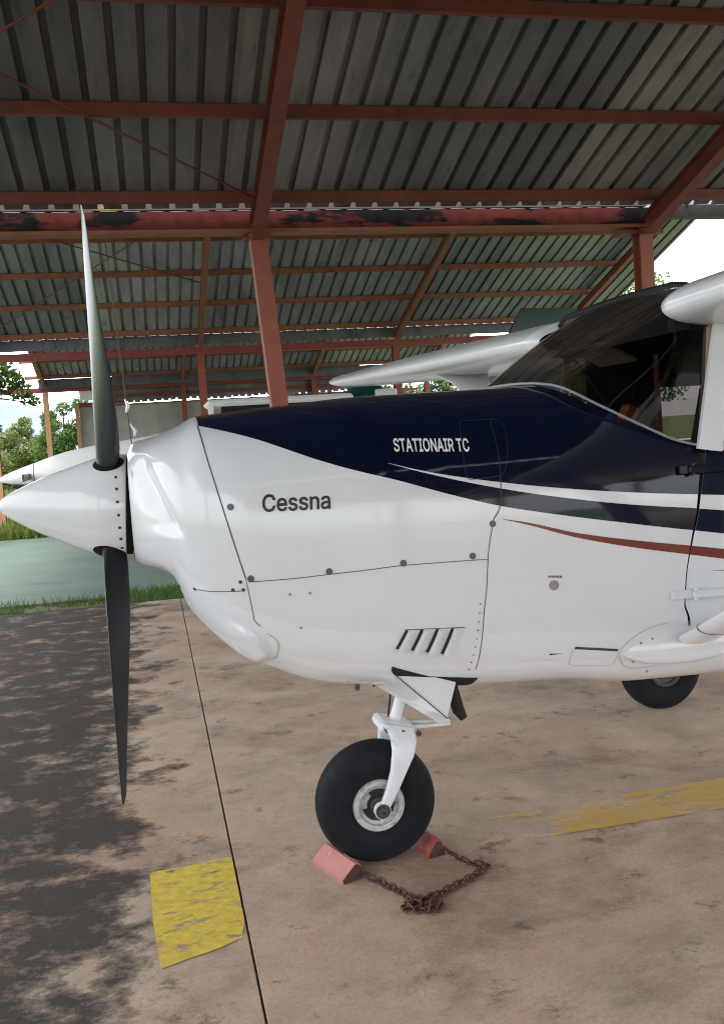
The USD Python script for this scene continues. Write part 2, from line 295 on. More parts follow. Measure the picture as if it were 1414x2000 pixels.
# painted markings
def flat(poly, z): 
    v, f = trimesh.creation.triangulate_polygon(Polygon(poly), engine='earcut')
    v = np.column_stack([v, np.full(len(v), z)]); m = trimesh.Trimesh(v, f, process=False)
    if m.face_normals[0][2] < 0: m.invert()
    return m
single('floor_marking', flat([(-.833, .165), (-.80, .172), (-.70, .171), (-.60, .188), (-.5285, .19), (-.5285, -.30), (-.545, -.40), (-.62, -.44), (-.72, -.47), (-.80, -.50), (-.822, -.2)], .003), YELLOW,
       label='worn bright yellow square painted on the floor left of the slab joint', cat='floor marking')
single('floor_marking', flat([(-.20, -.02), (.25, -.05), (.9, -.065), (4, -.07), (4, .215), (.9, .2), (.2, .16), (-.2, .15)], .004), YELLOW2,
       label='long faded yellow line on the floor behind the nose wheel', cat='floor marking')

# ------------------------------------------------------------------ sheds
SL = .325; FRX = [-3.7, .47, 4.66, 8.5]; DEP = 10.4
PITCH_R, RH = .22, .055
def corr(x0, n, y0, z0, y1, z1, t=.0012):
    """a trapezoidal roof sheet of n ribs from (y0,z0) to (y1,z1), seen from below as flats and narrow dark grooves"""
    px = []
    for k in range(n):
        b = x0+k*PITCH_R
        px += [(b, 0), (b+.160, 0), (b+.168, RH), (b+.212, RH)]
    px += [(x0+n*PITCH_R, 0), (x0+n*PITCH_R+.045, 0)]
    px = np.array(px); P = []
    for y, z in ((y0, z0), (y1, z1)):
        P.append(np.column_stack([px[:, 0], np.full(len(px), y), px[:, 1]+z]))
    P = np.array(P); top = P+[0, 0, t]
    V = np.concatenate([P.reshape(-1, 3), top.reshape(-1, 3)]); m = len(px); F = []
    for i in range(m-1):
        F += [(i, m+i, m+i+1), (i, m+i+1, i+1)]
        o = 2*m; F += [(o+i, o+m+i+1, o+m+i), (o+i, o+i+1, o+m+i+1)]
    return trimesh.Trimesh(V, np.array(F), process=False)
def shed(Y, zrise, label, k):
    """far eave line at Y (the valley beam and its columns stand there), ridge at Y-5.2, near eave at Y-10.4"""
    s = thing('hangar_shed', label, 'shed')
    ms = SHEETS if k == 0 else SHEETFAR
    rz = lambda y: 3.80+SL*(Y-y)                      # underside of the sheets, far slope
    r = np.random.default_rng(20+k)
    x = -4.25 if k in (0, 3) else -3.86; n = 5
    while x < 8.75:
        nn = n
        m = ms[r.choice(3, p=[.5, .3, .2])]
        part(s, 'roof_sheet', corr(x, nn, Y-5.2, rz(Y-5.2)+r.uniform(0, .004), Y-.04, rz(Y-.04)+r.uniform(0, .004)), m)
        part(s, 'roof_sheet', corr(x, nn, Y-10.3, rz(Y-.1), Y-5.2, rz(Y-5.2)), ms[r.choice(3, p=[.5, .3, .2])])
        x += nn*PITCH_R
    part(s, 'ridge_cap', sweep([(-.25, -.08), (0, 0), (.25, -.08), (.25, -.072), (0, .008), (-.25, -.072)], (-4.3, Y-5.2, rz(Y-5.2)+.06), (8.8, Y-5.2, rz(Y-5.2)+.06)), ms[0])
    for y in (Y-.31, Y-1.48, Y-2.62, Y-3.75, Y-4.9):
        part(s, 'purlin', sweep(cbeam(.055, .10), (-4.2, y, rz(y)-.052), (8.7, y, rz(y)-.052)), RED if k == 0 else REDOLD)
        y2 = 2*(Y-5.2)-y
        part(s, 'purlin', sweep(cbeam(.055, .10), (-4.2, y2, rz(y)-.052), (8.7, y2, rz(y)-.052)), RED if k == 0 else REDOLD)
    for i, fx in enumerate(FRX):
        h = .20 if k == 0 else .15
        o = .105+h/2
        a, b, c = (fx, Y-.02, rz(Y-.02)-o), (fx, Y-5.2, rz(Y-5.2)-o), (fx, Y-10.3, rz(Y-.1)-o)
        w = .13 if k == 0 else .10
        part(s, 'rafter', sweep(ibeam(w, h), a, b), RED if k == 0 else REDOLD)
        part(s, 'rafter', sweep(ibeam(w, h), b, c), RED if k == 0 else REDOLD)
        part(s, 'tie_rod', rod((fx, Y-1.0, rz(Y-1.0)-.4), (fx, Y-9.4, rz(Y-1.0)-.4), .012, 6), RED) if False else None
    # valley beam with gutter, and columns under it
    if k == 3: pass
    elif k == 0:
        part(s, 'gutter_beam', bbox(-4.3, 4.80, Y+.03, Y+.20, 3.63, 3.80), STAINED, label='red valley beam streaked with black leak stains')
        part(s, 'beam_flange', bbox(-4.3, 4.80, Y-.0, Y+.18, 3.592, 3.627), REDOLD)
        part(s, 'gutter_beam', bbox(4.80, 8.6, Y+.03, Y+.16, 3.70, 3.83), paint('blackened_gutter', (.025, .014, .02), .6, noise=.5, nscale=4), label='blackened end of the valley gutter')
        part(s, 'gutter_lip', bbox(-4.3, 4.7, Y+.05, Y+.09, 3.822, 3.96), paint('grey_gutter', (.07, .055, .045), .8, noise=.3, nscale=2, dirt=(.3, .22, .03), dscale=1.1, dlo=.62, dhi=.7))
    else:
        part(s, 'gutter_beam', bbox(-5.6, 8.6, Y+.03, Y+.2, 3.42, 3.56), DEEPRED)
        part(s, 'eave_purlin', sweep(cbeam(.06, .12), (-3.86, Y-.02, 3.715-.06*(k-1)), (8.7, Y-.02, 3.715-.06*(k-1))), REDOLD)
        part(s, 'eave_flashing', bbox(-3.86, 8.6, Y-.06, Y-.052, 3.60-.08*(k-1), 3.80), SHEETS[1])
    for i, fx in enumerate(FRX):
        if k == 3:
            part(s, 'column', sweep(ibeam(.15, .17), (fx, Y-10.35, 0), (fx, Y-10.35, 3.6), (0, 1, 0)), REDCOL)
        elif k == 0:
            top, base = (fx+.02, Y+.13, 3.60), (fx+.04, Y+.05, -.0)
            if i == 1: base = (fx+.23, Y+.05, 0)      # this column leans
            part(s, 'column', sweep(ibeam(.15, .17, .008, .012) if i != 1 else rect(.165, .17), base, top, (0, 1, 0)), REDCOL)
            part(s, 'column_plate', bbox(fx-.26, fx+.2, Y+.0, Y+.24, 3.53, 3.565) if i == 2 else bbox(fx-.12, fx+.14, Y+.03, Y+.23, 3.545, 3.56), RED)
        else:
            part(s, 'column', sweep(ibeam(.15, .16), (fx, Y+.11, 0), (fx, Y+.11, 3.42), (0, 1, 0)), WOOD if i == 0 else COLR)
        if k == 0:
            part(s, 'column', sweep(ibeam(.15, .17), (fx, Y-10.35, 0), (fx, Y-10.35, 3.6), (0, 1, 0)), REDCOL)
    # roof bracing rods
    zb = lambda y: rz(y)-.115
    br = [((.42, Y-.4), (-3.7, Y-3.62)), ((-3.7, Y-.67), (.47, Y-3.8))] if k == 0 else [((.4, Y-2.4), (-3.6, Y-4.9)), ((-3.7, Y-.4), (.3, Y-4.9))]
    for (xa, ya), (xb, yb) in br:
        part(s, 'brace_rod', rod((xa, ya, zb(ya)), (xb, yb, zb(yb)), .011, 8), RED)
    return s
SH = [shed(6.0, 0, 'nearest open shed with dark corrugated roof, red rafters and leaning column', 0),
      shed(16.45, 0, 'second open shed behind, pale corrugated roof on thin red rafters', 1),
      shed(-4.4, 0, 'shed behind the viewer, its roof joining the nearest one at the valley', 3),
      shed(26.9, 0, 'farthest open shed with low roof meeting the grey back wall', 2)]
# electrical bits on the leaning column
part(SH[0], 'gutter_hanger', cat_([bbox(5.16, 5.18, 6.02, 6.08, 3.8, 3.95)]), VOID)
# back wall
bw = thing('back_wall', 'grey rendered block wall closing the far end of the farthest shed', 'wall')
part(bw, 'wall', bbox(-2.75, 3.6, 27.22, 27.42, -.1, 2.92), WALL)
part(bw, 'coping', bbox(-2.75, 3.6, 27.18, 27.46, 2.92, 2.97), REDOLD)
for k in range(9): part(bw, 'fascia_sheet', corr(-1.7+k*.88, 4, 27.16, 2.985+.018*(k % 3), 27.17, 4.05), SHEETS[k % 2])
part(bw, 'eave_sheet', bbox(-2.9, 8.8, 26.75, 28.2, 3.97, 3.99), SHEETS[1])
part(bw, 'fascia_rail', bbox(-1.7, 6.4, 27.08, 27.15, 3.16, 3.27), RED)
part(bw, 'timber_frame', bbox(-2.87, -2.75, 27.05, 27.2, -.1, 3.04), WOOD)
part(bw, 'timber_frame', bbox(-2.75, -1.3, 27.05, 27.17, 2.97, 3.06), RED)
wp = single('white_sign_board', rbox((-2.28, 27.1, 3.3), (.85, .06, .36), .01), WHITEWALL, label='blank white board fixed above the back wall at its left end', cat='board')
for i, (px_, py_, pz, lab) in enumerate([(3.95, 27.4, 3.3, 'pale timber post seen under the far wing')]):
    pp = thing('post', lab, 'post'); part(pp, 'shaft', sweep(rect(.17 if i != 9 else .2, .17), (px_, py_, -.1), (px_, py_, pz)), WOOD); part(pp, 'base', rbox((px_, py_, -.03), (.3, .3, .14), .02), REDOLD)
fe = thing('far_fence', 'low fence of rusty rails beyond the right end of the back wall', 'fence')
for z in (2.55, 2.95): part(fe, 'rail', bbox(3.65, 8.4, 27.75, 27.83, z, z+.08), REDOLD)
for x in (4.9, 5.8, 6.7, 7.6): part(fe, 'picket', bbox(x, x+.09, 27.7, 27.75, -.1, 3.05), REDOLD)

# ------------------------------------------------------------------ trees and bushes
def leaves(centres, radii, n, size, seed, flat=.75):
    r = np.random.default_rng(seed); V = []; k = 0
    w = np.array(radii)**2; w = w/w.sum()
    pick = r.choice(len(centres), n, p=w)
    d = r.normal(size=(n, 3)); d /= np.linalg.norm(d, axis=1)[:, None]
    rad = np.array(radii)[pick]*(r.uniform(.35, 1.0, n)**.5)*(1+.25*(r.random(n)-.5))
    P = np.array(centres)[pick]+d*rad[:, None]*[1, 1, flat]
    nrm = d*.5+r.normal(size=(n, 3))*.6+[0, 0, .5]; nrm /= np.linalg.norm(nrm, axis=1)[:, None]
    a = np.cross(nrm, r.normal(size=(n, 3))); a /= np.linalg.norm(a, axis=1)[:, None]; b = np.cross(nrm, a)
    s = size*r.uniform(.6, 1.4, n)[:, None]
    Q = np.stack([P-a*s, P+b*s*.45+nrm*s*.1, P+a*s, P-b*s*.45+nrm*s*.1], 1).reshape(-1, 3)
    i = np.arange(n)*4
    F = np.vstack([np.stack([i, i+1, i+2], 1), np.stack([i, i+2, i+3], 1)])
    return trimesh.Trimesh(Q, F, process=False)
def tree(name, label, cat, x, y, h, R, mat, n, size, seed, trunk=.18, low=.35, group=None, z0=-.1, nc=11, extra=()):
    r = np.random.default_rng(seed)
    t = thing(name, label, cat, group)
    cz = z0+h*(1+low)/2
    C, RR, limbs = [], [], []
    if cat == 'bush': nc = 34; R *= 1.08
    for k in range(nc):
        a = r.uniform(0, 6.28); q = R*math.sqrt(r.uniform(.02, .75)); z = r.uniform(z0+h*low, z0+h*.86)
        q *= 1-.5*max(0, (z-cz)/(h*(1-low)/2))
        c = (x+q*math.cos(a), y+q*math.sin(a), z); C.append(c); RR.append(R*(r.uniform(.16, .34) if cat == 'bush' else r.uniform(.28, .5)))
        st = (x+r.normal()*.03, y, z0+h*low*r.uniform(.5, .95)); mid = ((x+c[0])/2, (y+c[1])/2, (st[2]+c[2])/2+.1*h*.3)
        limbs.append(tube([st, mid, c], [trunk*.45, trunk*.3, trunk*.08], 5))
    if cat == 'bush':
        for k in range(7):
            aa = k*.9; C.append((x+R*.55*math.cos(aa), y+R*.4*math.sin(aa), z0+h*(.12+.07*k))); RR.append(R*(.72-.05*k))
        limbs = limbs[::5]
    for ex in extra:
        c = ex[:3]; C.append(c); RR.append(ex[3]); limbs.append(tube([(x, y, z0+h*low), ((x+c[0])/2, (y+c[1])/2, c[2]+.3), c], [trunk*.4, trunk*.22, trunk*.07], 5))
    top = (x+r.normal()*.1, y, z0+h*.8)
    tr = [tube([(x, y, z0-.1), (x+.05, y, z0+h*low*.6), (x-.03, y+.04, z0+h*.55), top], [trunk*1.25, trunk, trunk*.7, trunk*.15], 8)]
    part(t, 'trunk', cat_(tr+limbs), BARK)
    part(t, 'crown', leaves(C, RR, n, size, seed+1), mat)
    return t
tree('tree', 'leafy tree with drooping branches left of the farthest shed roof', 'tree', -6.3, 22.5, 5.6, 2.2, LEAF[0], 9000, .085, 3, .13, .5, extra=[(-4.5, 22.4, 3.75, .5), (-4.15, 22.3, 3.5, .42), (-3.85, 22.3, 3.22, .33), (-4.6, 22.5, 3.3, .4), (-3.62, 22.2, 3.0, .2), (-3.45, 22.2, 2.85, .13)])
tree('tree', 'dark rounded tree far off at the left edge of the meadow', 'tree', -9.9, 55, 4.5, 1.75, LEAF[1], 6500, .13, 5, .2, .1)
tree('bush', 'bright green bush behind the timber post at the left', 'bush', -5.75, 40, 3.75, 1.25, LEAF[2], 14000, .07, 7, .08, .04)
tree('bush', 'taller mid green bush between the timber post and the wall end', 'bush', -3.95, 36, 4.2, 1.15, LEAF[0], 14000, .07, 9, .08, .05)
tree('bush', 'low pale shrub in the meadow below the dark far tree', 'bush', -7.0, 37, 2.3, 1.1, LEAF[2], 8000, .07, 10, .05, .03)
tree('tree', 'pale leafy tree showing above the wing beyond the sheds', 'tree', 20.6, 39, 9.2, 3.0, LEAF[2], 9000, .12, 11, .2, .3)
tree('tree', 'sparse tree with thin twigs behind the right red column', 'tree', 23.4, 39, 9.6, 2.6, LEAF[0], 2600, .11, 13, .14, .3)
tree('tree', 'dense green tree seen between the sheds above the far wing', 'tree', 13.2, 37, 6.8, 3.0, LEAF[0], 9000, .12, 15, .2, .15)
tree('tree', 'shaded green tree low under the far wing, right of the back wall', 'tree', 10.2, 35, 4.6, 2.6, LEAF[1], 8000, .11, 17, .16, .08)
# meadow growth and grass tufts at the floor edges: nobody could count the blades
def blades(pts, h, w, seed):
    r = np.random.default_rng(seed); n = len(pts); a = r.uniform(0, 6.28, n); d = np.column_stack([np.cos(a), np.sin(a), 0*a])
    hh = h*r.uniform(.5, 1.3, n)[:, None]; lean = r.normal(size=(n, 3))*[.35, .35, 0]*hh
    P = np.array(pts); Q = np.stack([P-d*w, P+d*w, P+lean+[0, 0, 1]*hh], 1).reshape(-1, 3)
    return trimesh.Trimesh(Q, np.arange(3*n).reshape(-1, 3), process=False)
r_ = np.random.default_rng(31)
def scatter(n, x0, x1, y0, y1, z, pw=1.0, clump=None, seed=0):
    r = np.random.default_rng(seed); p = np.column_stack([r.uniform(x0, x1, n), y0+(y1-y0)*r.random(n)**pw, np.full(n, z)])
    if clump: p = p[meshkit.fbm(p*[clump, clump, 0], 3, seed) > .47]
    return p
g1 = blades(np.vstack([scatter(9000, -7, 3, 6.42, 7.0, -.09, 1.6, 2.2, 41), scatter(2600, -1.2, .3, 6.45, 7.6, -.09, 1.3, None, 42), scatter(2500, -7, 3, 7.0, 7.4, -.09, 1, 1.5, 43)]), .11, .008, 44)
single('edge_grass', g1, LEAF[0], 'ragged grass growing along the edge between the floor and the green pavement', 'grass', kind='stuff')
g2 = blades(np.vstack([scatter(16000, -14, 4, 15.7, 20, -.1, 1.2, None, 45), scatter(16000, -20, -1, 28, 50, 0, 1.2, None, 46)]), .35, .03, 47)
single('meadow_grass', g2, LEAF[2], 'tall pale grass of the meadow left of the sheds', 'grass', kind='stuff')
hx = np.linspace(-160, 60, 45)
HP = np.array([[(x, 190+40*q, -1+(22*np.exp(-((x+55)/30)**2)+3+.6*math.sin(x*.2))*s_) for q, s_ in ((0, 0), (.5, .7), (1, 1), (3, 0))] for x in hx])
single('far_hill', grid(HP), HILL, kind='structure', smooth=True)
# ------------------------------------------------------------------ the aircraft
XK = np.array([-.785, -.76, -.72, -.67, -.62, -.55, -.45, -.35, -.22, 0, .3, .6, .9, 1.3, 2.0, 2.9])
hwK = [.185, .235, .30, .365, .41, .445, .475, .492, .51, .535, .552, .56, .562, .562, .562, .52]
ztK = [1.56, 1.592, 1.6, 1.616, 1.633, 1.665, 1.671, 1.68, 1.688, 1.7, 1.703, 1.709, 1.713, 1.715, 1.715, 1.71]
zbK = [1.185, 1.17, 1.159, 1.135, 1.02, .931, .836, .786, .731, .693, .666, .654, .616, .607, .599, .68]
zcK = [1.375, 1.37, 1.36, 1.34, 1.32, 1.29, 1.25, 1.22, 1.2, 1.18, 1.16, 1.15, 1.15, 1.15, 1.15, 1.15]
ntK = [2, 2.05, 2.15, 2.3, 2.4, 2.55, 2.7, 2.8, 2.9, 3.0, 3.1, 3.2, 3.2, 3.2, 3.2, 3.0]
nbK = [2, 2.05, 2.1, 2.2, 2.3, 2.4, 2.5, 2.55, 2.6, 2.7, 2.9, 3.1, 3.2, 3.3, 3.3, 3.0]
fhw, fzt, fzb, fzc, fnt, fnb = [PI(XK, k) for k in (hwK, ztK, zbK, zcK, ntK, nbK)]
def sec(x, t):
    """left half of the fuselage skin; t from -1 (keel) to 1 (top)"""
    x, t = np.broadcast_arrays(np.asarray(x, float), np.asarray(t, float)); th = t*np.pi/2
    hw, zt, zb, zc, nt, nb = [k(x) for k in (fhw, fzt, fzb, fzc, fnt, fnb)]
    n = np.where(t >= 0, nt, nb); h = np.where(t >= 0, zt-zc, zc-zb)
    return np.stack([x, -hw*np.abs(np.cos(th))**(2/n), zc+h*np.sign(t)*np.abs(np.sin(th))**(2/n)], -1)
def t_of(x, z):
    x, z = np.broadcast_arrays(np.asarray(x, float), np.asarray(z, float))
    zt, zb, zc, nt, nb = [k(x) for k in (fzt, fzb, fzc, fnt, fnb)]
    upm = z >= zc; n = np.where(upm, nt, nb); h = np.where(upm, zt-zc, zc-zb)
    q = np.clip(np.abs(z-zc)/h, 0, 1)**(n/2)
    return np.where(upm, 1, -1)*np.arcsin(q)*2/np.pi
def dent(P):
    """the notch of the air inlet behind the spinner and the fairing bulge under the chin"""
    P = P.copy(); x, y, z = P[..., 0], P[..., 1], P[..., 2]
    ss = lambda a, b, v: np.clip((v-a)/(b-a), 0, 1)**2*(3-2*np.clip((v-a)/(b-a), 0, 1))
    # inlet edge runs from (-.722, 1.54) down and back to (-.648, 1.345)
    e = (x+.722)*.935+(z-1.54)*.355                      # >0 behind the edge
    m = ss(.008, -.012, e)*np.exp(-(np.minimum(e, 0)/.075)**2)*ss(1.285, 1.33, z)*ss(1.555, 1.50, z)*ss(-.784, -.765, x)
    rad = np.stack([0*x, y/np.maximum(np.hypot(y, z-1.38), 1e-6), (z-1.38)/np.maximum(np.hypot(y, z-1.38), 1e-6)], -1)
    P -= rad*(m*.036)[..., None]
    lip = np.exp(-((e-.03)/.035)**2)*ss(1.28, 1.34, z)*ss(1.60, 1.5, z)*ss(-.56, -.66, x)
    P += rad*(lip*.006)[..., None]
    # chin bulge: sharp upper crease, round below
    s = (x+.50)*.85-(z-.965)*.53; q = (x+.50)*.53+(z-.965)*.85
    cq = .018-1.6*np.maximum(s-.02, 0)**2*2
    b = np.where(q > cq, np.exp(-((q-cq)/.020)**2), np.exp(-((q-cq)/.060)**2))*ss(-.10, .03, s)*ss(.155, .115, s)
    g = np.exp(-((q-cq-.034)/.014)**2)*ss(-.09, -.02, s)*ss(.14, .08, s)
    P[..., 1] -= (b*.027-g*.007)*(y < -.02); P[..., 2] -= b*.002
    return P
def skin(x, t, off=0.0):
    """skin point pushed off along the outward normal"""
    P = dent(sec(x, t))
    if off:
        dx = dent(sec(np.asarray(x)+1e-3, t))-dent(sec(np.asarray(x)-1e-3, t)); dt = dent(sec(x, np.clip(np.asarray(t)+2e-3, -1, 1)))-dent(sec(x, np.clip(np.asarray(t)-2e-3, -1, 1)))
        n = np.cross(dx, dt); n /= np.maximum(np.linalg.norm(n, axis=-1, keepdims=True), 1e-9)
        n = np.where((n[..., 1:2] > 0) & (np.abs(P[..., 1:2]) > .02), -n, n); n = np.where((np.abs(P[..., 1:2]) <= .02) & (np.sign(n[..., 2:3]) != np.sign(P[..., 2:3]-1.15)), -n, n)
        P = P+n*off
    return P
def at(x, z, off=0.0): return skin(np.asarray(x, float), t_of(x, z), off)
def normal_at(x, z): 
    n = at(x, z, .01)-at(x, z); return n/np.linalg.norm(n)
def band(xa, lo, hi, n=40, m=6, off=.0012, hi_top=False):
    """paint band between two (x, z) curves on the left side"""
    lo, hi = np.array(lo), (None if hi_top else np.array(hi))
    X = np.linspace(xa[0], xa[1], n); zl = PI(lo[:, 0], lo[:, 1])(X); tl = t_of(X, zl)
    th = np.ones(n) if hi_top else t_of(X, PI(hi[:, 0], hi[:, 1])(X))
    v = np.linspace(0, 1, m); T = tl[:, None]+(th-tl)[:, None]*v
    return grid(skin(np.repeat(X[:, None], m, 1), T, off))
def strip(pts, w=.003, off=.0013, n=40):
    """seam line on the skin along (x, z) points"""
    p = np.array(pts, float); s = np.concatenate([[0], np.cumsum(np.hypot(*np.diff(p, axis=0).T))])
    q = np.linspace(0, s[-1], n); X, Z = PI(s, p[:, 0])(q), PI(s, p[:, 1])(q)
    d = np.gradient(np.stack([X, Z], 1), axis=0); d /= np.linalg.norm(d, axis=1)[:, None]
    A = at(X-d[:, 1]*w/2, Z+d[:, 0]*w/2, off); B = at(X+d[:, 1]*w/2, Z-d[:, 0]*w/2, off)
    return grid(np.stack([A, B], 1))
def stud(x, z, r, mat, name, proud=.002, parent=None):
    part(parent or AC, name, disc(at(x, z, proud/2), normal_at(x, z), r, 14, proud*1.2), mat)
def decal(mesh, ox, oz, ux, uz, vx, vz, off=.0012):
    """flat lettering (x right, y up) laid on the skin: origin (ox, oz), axes u and v in the side plane"""
    m = trimesh.Trimesh(mesh.vertices, mesh.faces, process=False); m = m.subdivide_to_size(.05)
    v = m.vertices; X, Z = ox+v[:, 0]*ux+v[:, 1]*vx, oz+v[:, 0]*uz+v[:, 1]*vz
    base = at(X, Z, off); m.vertices = np.where((v[:, 2] > .0005)[:, None], at(X, Z, off+.0006), base); return m

AC = thing('parked_aircraft', 'white high-wing propeller aircraft with navy top and red stripe, parked nose left on chocks', 'aircraft')
# --- cowling and fuselage skins
tt = np.concatenate([np.linspace(-1, 1, 121)])
cx = np.concatenate([np.linspace(-.785, -.4, 90), np.linspace(-.39, .30, 45)])
XX, TT = np.meshgrid(cx, tt, indexing='ij'); Pl = skin(XX, TT)
cw = cat_([grid(Pl), mirror(grid(Pl))]); part(AC, 'cowling', cw, WHITE, True)
part(AC, 'cowl_front_plate', disc((-.7855, 0, 1.3725), (1, 0, 0), .184, 40, .003), VOID)
sill = np.array([(.585, 1.7085), (.6, 1.704), (.624, 1.69), (.653, 1.665), (.707, 1.621), (.775, 1.579), (.864, 1.53), (.961, 1.484), (1.03, 1.463), (1.3, 1.455), (3.0, 1.455)])
fs = PI(sill[:, 0], sill[:, 1])
tmax = lambda x: np.where(np.asarray(x) < .585, 1.0, t_of(np.maximum(x, .585), fs(np.maximum(x, .585))))
door = PI(*np.array([(.60, .99), (.80, .985), (.906, .972), (.951, .957), (1.036, .962), (1.153, .984), (1.251, 1.008), (1.334, 1.022), (1.46, 1.045), (1.75, 1.06)]).T)
def fpanel(x0, x1, t0, t1, nx=24, nt=60, sx=None, off=0.0):
    """skin panel; x0/x1 numbers or functions of z, t0/t1 numbers or functions of x"""
    v = np.linspace(0, 1, nt); u = np.linspace(0, 1, nx); P = np.zeros((nx, nt, 3))
    for j in range(nt):
        ax = np.full(nx, 1.0)
        for _ in range(4):
            ta = t0(ax) if callable(t0) else np.full(nx, t0); tb = t1(ax) if callable(t1) else np.full(nx, t1)
            t = ta+(tb-ta)*v[j]; z = sec(ax, t)[:, 2]
            a = x0(z) if callable(x0) else np.full(nx, x0); b = x1(z) if callable(x1) else np.full(nx, x1)
            ax = a+(b-a)*u
        P[:, j] = skin(ax, t, off)
    return grid(P)
DB = float(t_of(1.2, .80))
nx = np.concatenate([np.linspace(.3, .584, 20), np.linspace(.585, .66, 14), np.linspace(.67, .955, 24)])
XX2 = np.repeat(nx[:, None], 90, 1); TT2 = -1+(tmax(nx)+1)[:, None]*np.linspace(0, 1, 90)
fA = grid(skin(XX2, TT2))
fB = fpanel(.955, lambda z: door(z)-.003, -1, tmax, 6, 90)
fC = fpanel(lambda z: door(z)-.003, 1.95, -1, DB, 16, 30)
fD = fpanel(1.95, 2.9, -1, tmax, 20, 60)
left = cat_([fA, fB, fC, fD])
rB = fpanel(.955, 1.95, -1, tmax, 20, 60)
part(AC, 'fuselage', cat_([left, mirror(fA), mirror(rB), mirror(fD)]), WHITE, True)
# tail cone, fin and tailplane (behind the frame)
tc = []
for x, hw, zc, h in ((2.9, .52, 1.19, .52), (3.6, .42, 1.28, .42), (4.8, .25, 1.38, .27), (6.2, .10, 1.5, .14), (6.9, .03, 1.55, .06)):
    a = np.linspace(0, 2*math.pi, 33); tc.append(np.column_stack([np.full(33, x), hw*np.sign(np.cos(a))*np.abs(np.cos(a))**.75, zc+h*np.sign(np.sin(a))*np.abs(np.sin(a))**.75]))
part(AC, 'tail_cone', grid(np.array(tc)), WHITE, True)
part(AC, 'fin', rbox((0, 0, 0), (.1, .1, .1), .01).__class__(*[trimesh.convex.convex_hull(np.array([(5.6, -.05, 1.6), (5.6, .05, 1.6), (6.9, -.02, 1.55), (6.9, .02, 1.55), (6.55, -.03, 2.85), (6.55, .03, 2.85), (7.1, -.015, 2.85), (7.1, .015, 2.85), (6.2, -.05, 1.7), (6.2, .05, 1.7)])).vertices, trimesh.convex.convex_hull(np.array([(5.6, -.05, 1.6), (5.6, .05, 1.6), (6.9, -.02, 1.55), (6.9, .02, 1.55), (6.55, -.03, 2.85), (6.55, .03, 2.85), (7.1, -.015, 2.85), (7.1, .015, 2.85), (6.2, -.05, 1.7), (6.2, .05, 1.7)])).faces]), NAVY)
# --- paint scheme
navylow = [(-.556, 1.629), (-.475, 1.605), (-.388, 1.575), (-.301, 1.538), (-.214, 1.501), (-.096, 1.459), (.019, 1.424), (.135, 1.384), (.215, 1.358), (.338, 1.322), (.514, 1.283), (.723, 1.242), (.986, 1.194), (1.4, 1.13)]
whiteup = [(-.003, 1.478), (.142, 1.437), (.303, 1.403), (.521, 1.366), (.773, 1.333), (1.022, 1.308), (1.4, 1.28)]
whitelo = [(-.003, 1.477), (.14, 1.430), (.301, 1.386), (.518, 1.338), (.771, 1.294), (1.01, 1.263), (1.4, 1.21)]
redup = [(.341, 1.281), (.417, 1.265), (.588, 1.217), (.765, 1.181), (.984, 1.143), (1.4, 1.08)]
redlo = [(.341, 1.280), (.417, 1.258), (.587, 1.202), (.764, 1.158), (.979, 1.114), (1.4, 1.04)]
def sides(mesh): return cat_([mesh, mirror(mesh)])
z_of = lambda c: PI(np.array(c)[:, 0], np.array(c)[:, 1])
b1 = band((-.553, -.003), navylow, None, 60, 24, hi_top=True)
X = np.linspace(-.003, .585, 60); tl = t_of(X, z_of(whiteup)(X)); v = np.linspace(0, 1, 24)
b2 = grid(skin(np.repeat(X[:, None], 24, 1), tl[:, None]+(1-tl)[:, None]*v, .0012))
X = np.concatenate([np.linspace(.585, .66, 16), np.linspace(.665, .95, 30)]); tl = t_of(X, z_of(whiteup)(X)); th = tmax(X)
b3 = grid(skin(np.repeat(X[:, None], 16, 1), tl[:, None]+(th-tl)[:, None]*np.linspace(0, 1, 16), .0012))
b3b = fpanel(.95, lambda z: door(z)-.003, lambda x: t_of(x, z_of(whiteup)(np.minimum(x, 1.39))), tmax, 5, 14, off=.0012)
b4 = band((-.003, .95), navylow, whitelo, 60, 6)
fb = lambda a, b: fpanel(.95, lambda z: door(z)-.003, lambda x: t_of(x, z_of(a)(np.minimum(x, 1.39))), lambda x: t_of(x, z_of(b)(np.minimum(x, 1.39))), 5, 5, off=.0012)
part(AC, 'navy_top', cat_([sides(b1), sides(b2), sides(b3), b3b]), NAVY, True)
b4c = fb(navylow, whitelo)
for m_ in (cat_([b4, b4c]), mirror(cat_([b4, b4c]))): part(AC, 'navy_band', m_, NAVY, True)
b5 = cat_([band((.341, .95), redlo, redup, 50, 4), fb(redlo, redup)])
for m_ in (b5, mirror(b5)): part(AC, 'red_stripe', m_, REDP, True)
# --- seams, studs, lettering
joint = [(-.556, 1.630), (-.543, 1.534), (-.526, 1.449), (-.493, 1.301), (-.458, 1.158), (-.447, 1.084), (-.438, 1.021)]
chin = [(-.608, 1.124), (-.549, 1.119), (-.463, 1.12)]
mid = [(-.451, 1.147), (-.337, 1.148), (-.214, 1.153), (-.09, 1.158), (.021, 1.163), (.166, 1.162), (.284, 1.160)]
fire = [(.343, 1.382), (.334, 1.319), (.313, 1.286), (.287, 1.171), (.277, 1.067), (.267, .986), (.263, .864), (.262, .79)]
for c, w in ((joint[:5], .0034), (joint[4:], .0020), (chin, .0024), (mid, .0024), (fire[2:], .0026)):
    part(AC, 'panel_seam', strip(c, w), SEAM)
part(AC, 'panel_seam', strip([(.352, 1.585), (.35, 1.5), (.346, 1.42), (.343, 1.382)], .0025, .0022), paint('navy_seam', (.02, .025, .05), .4))
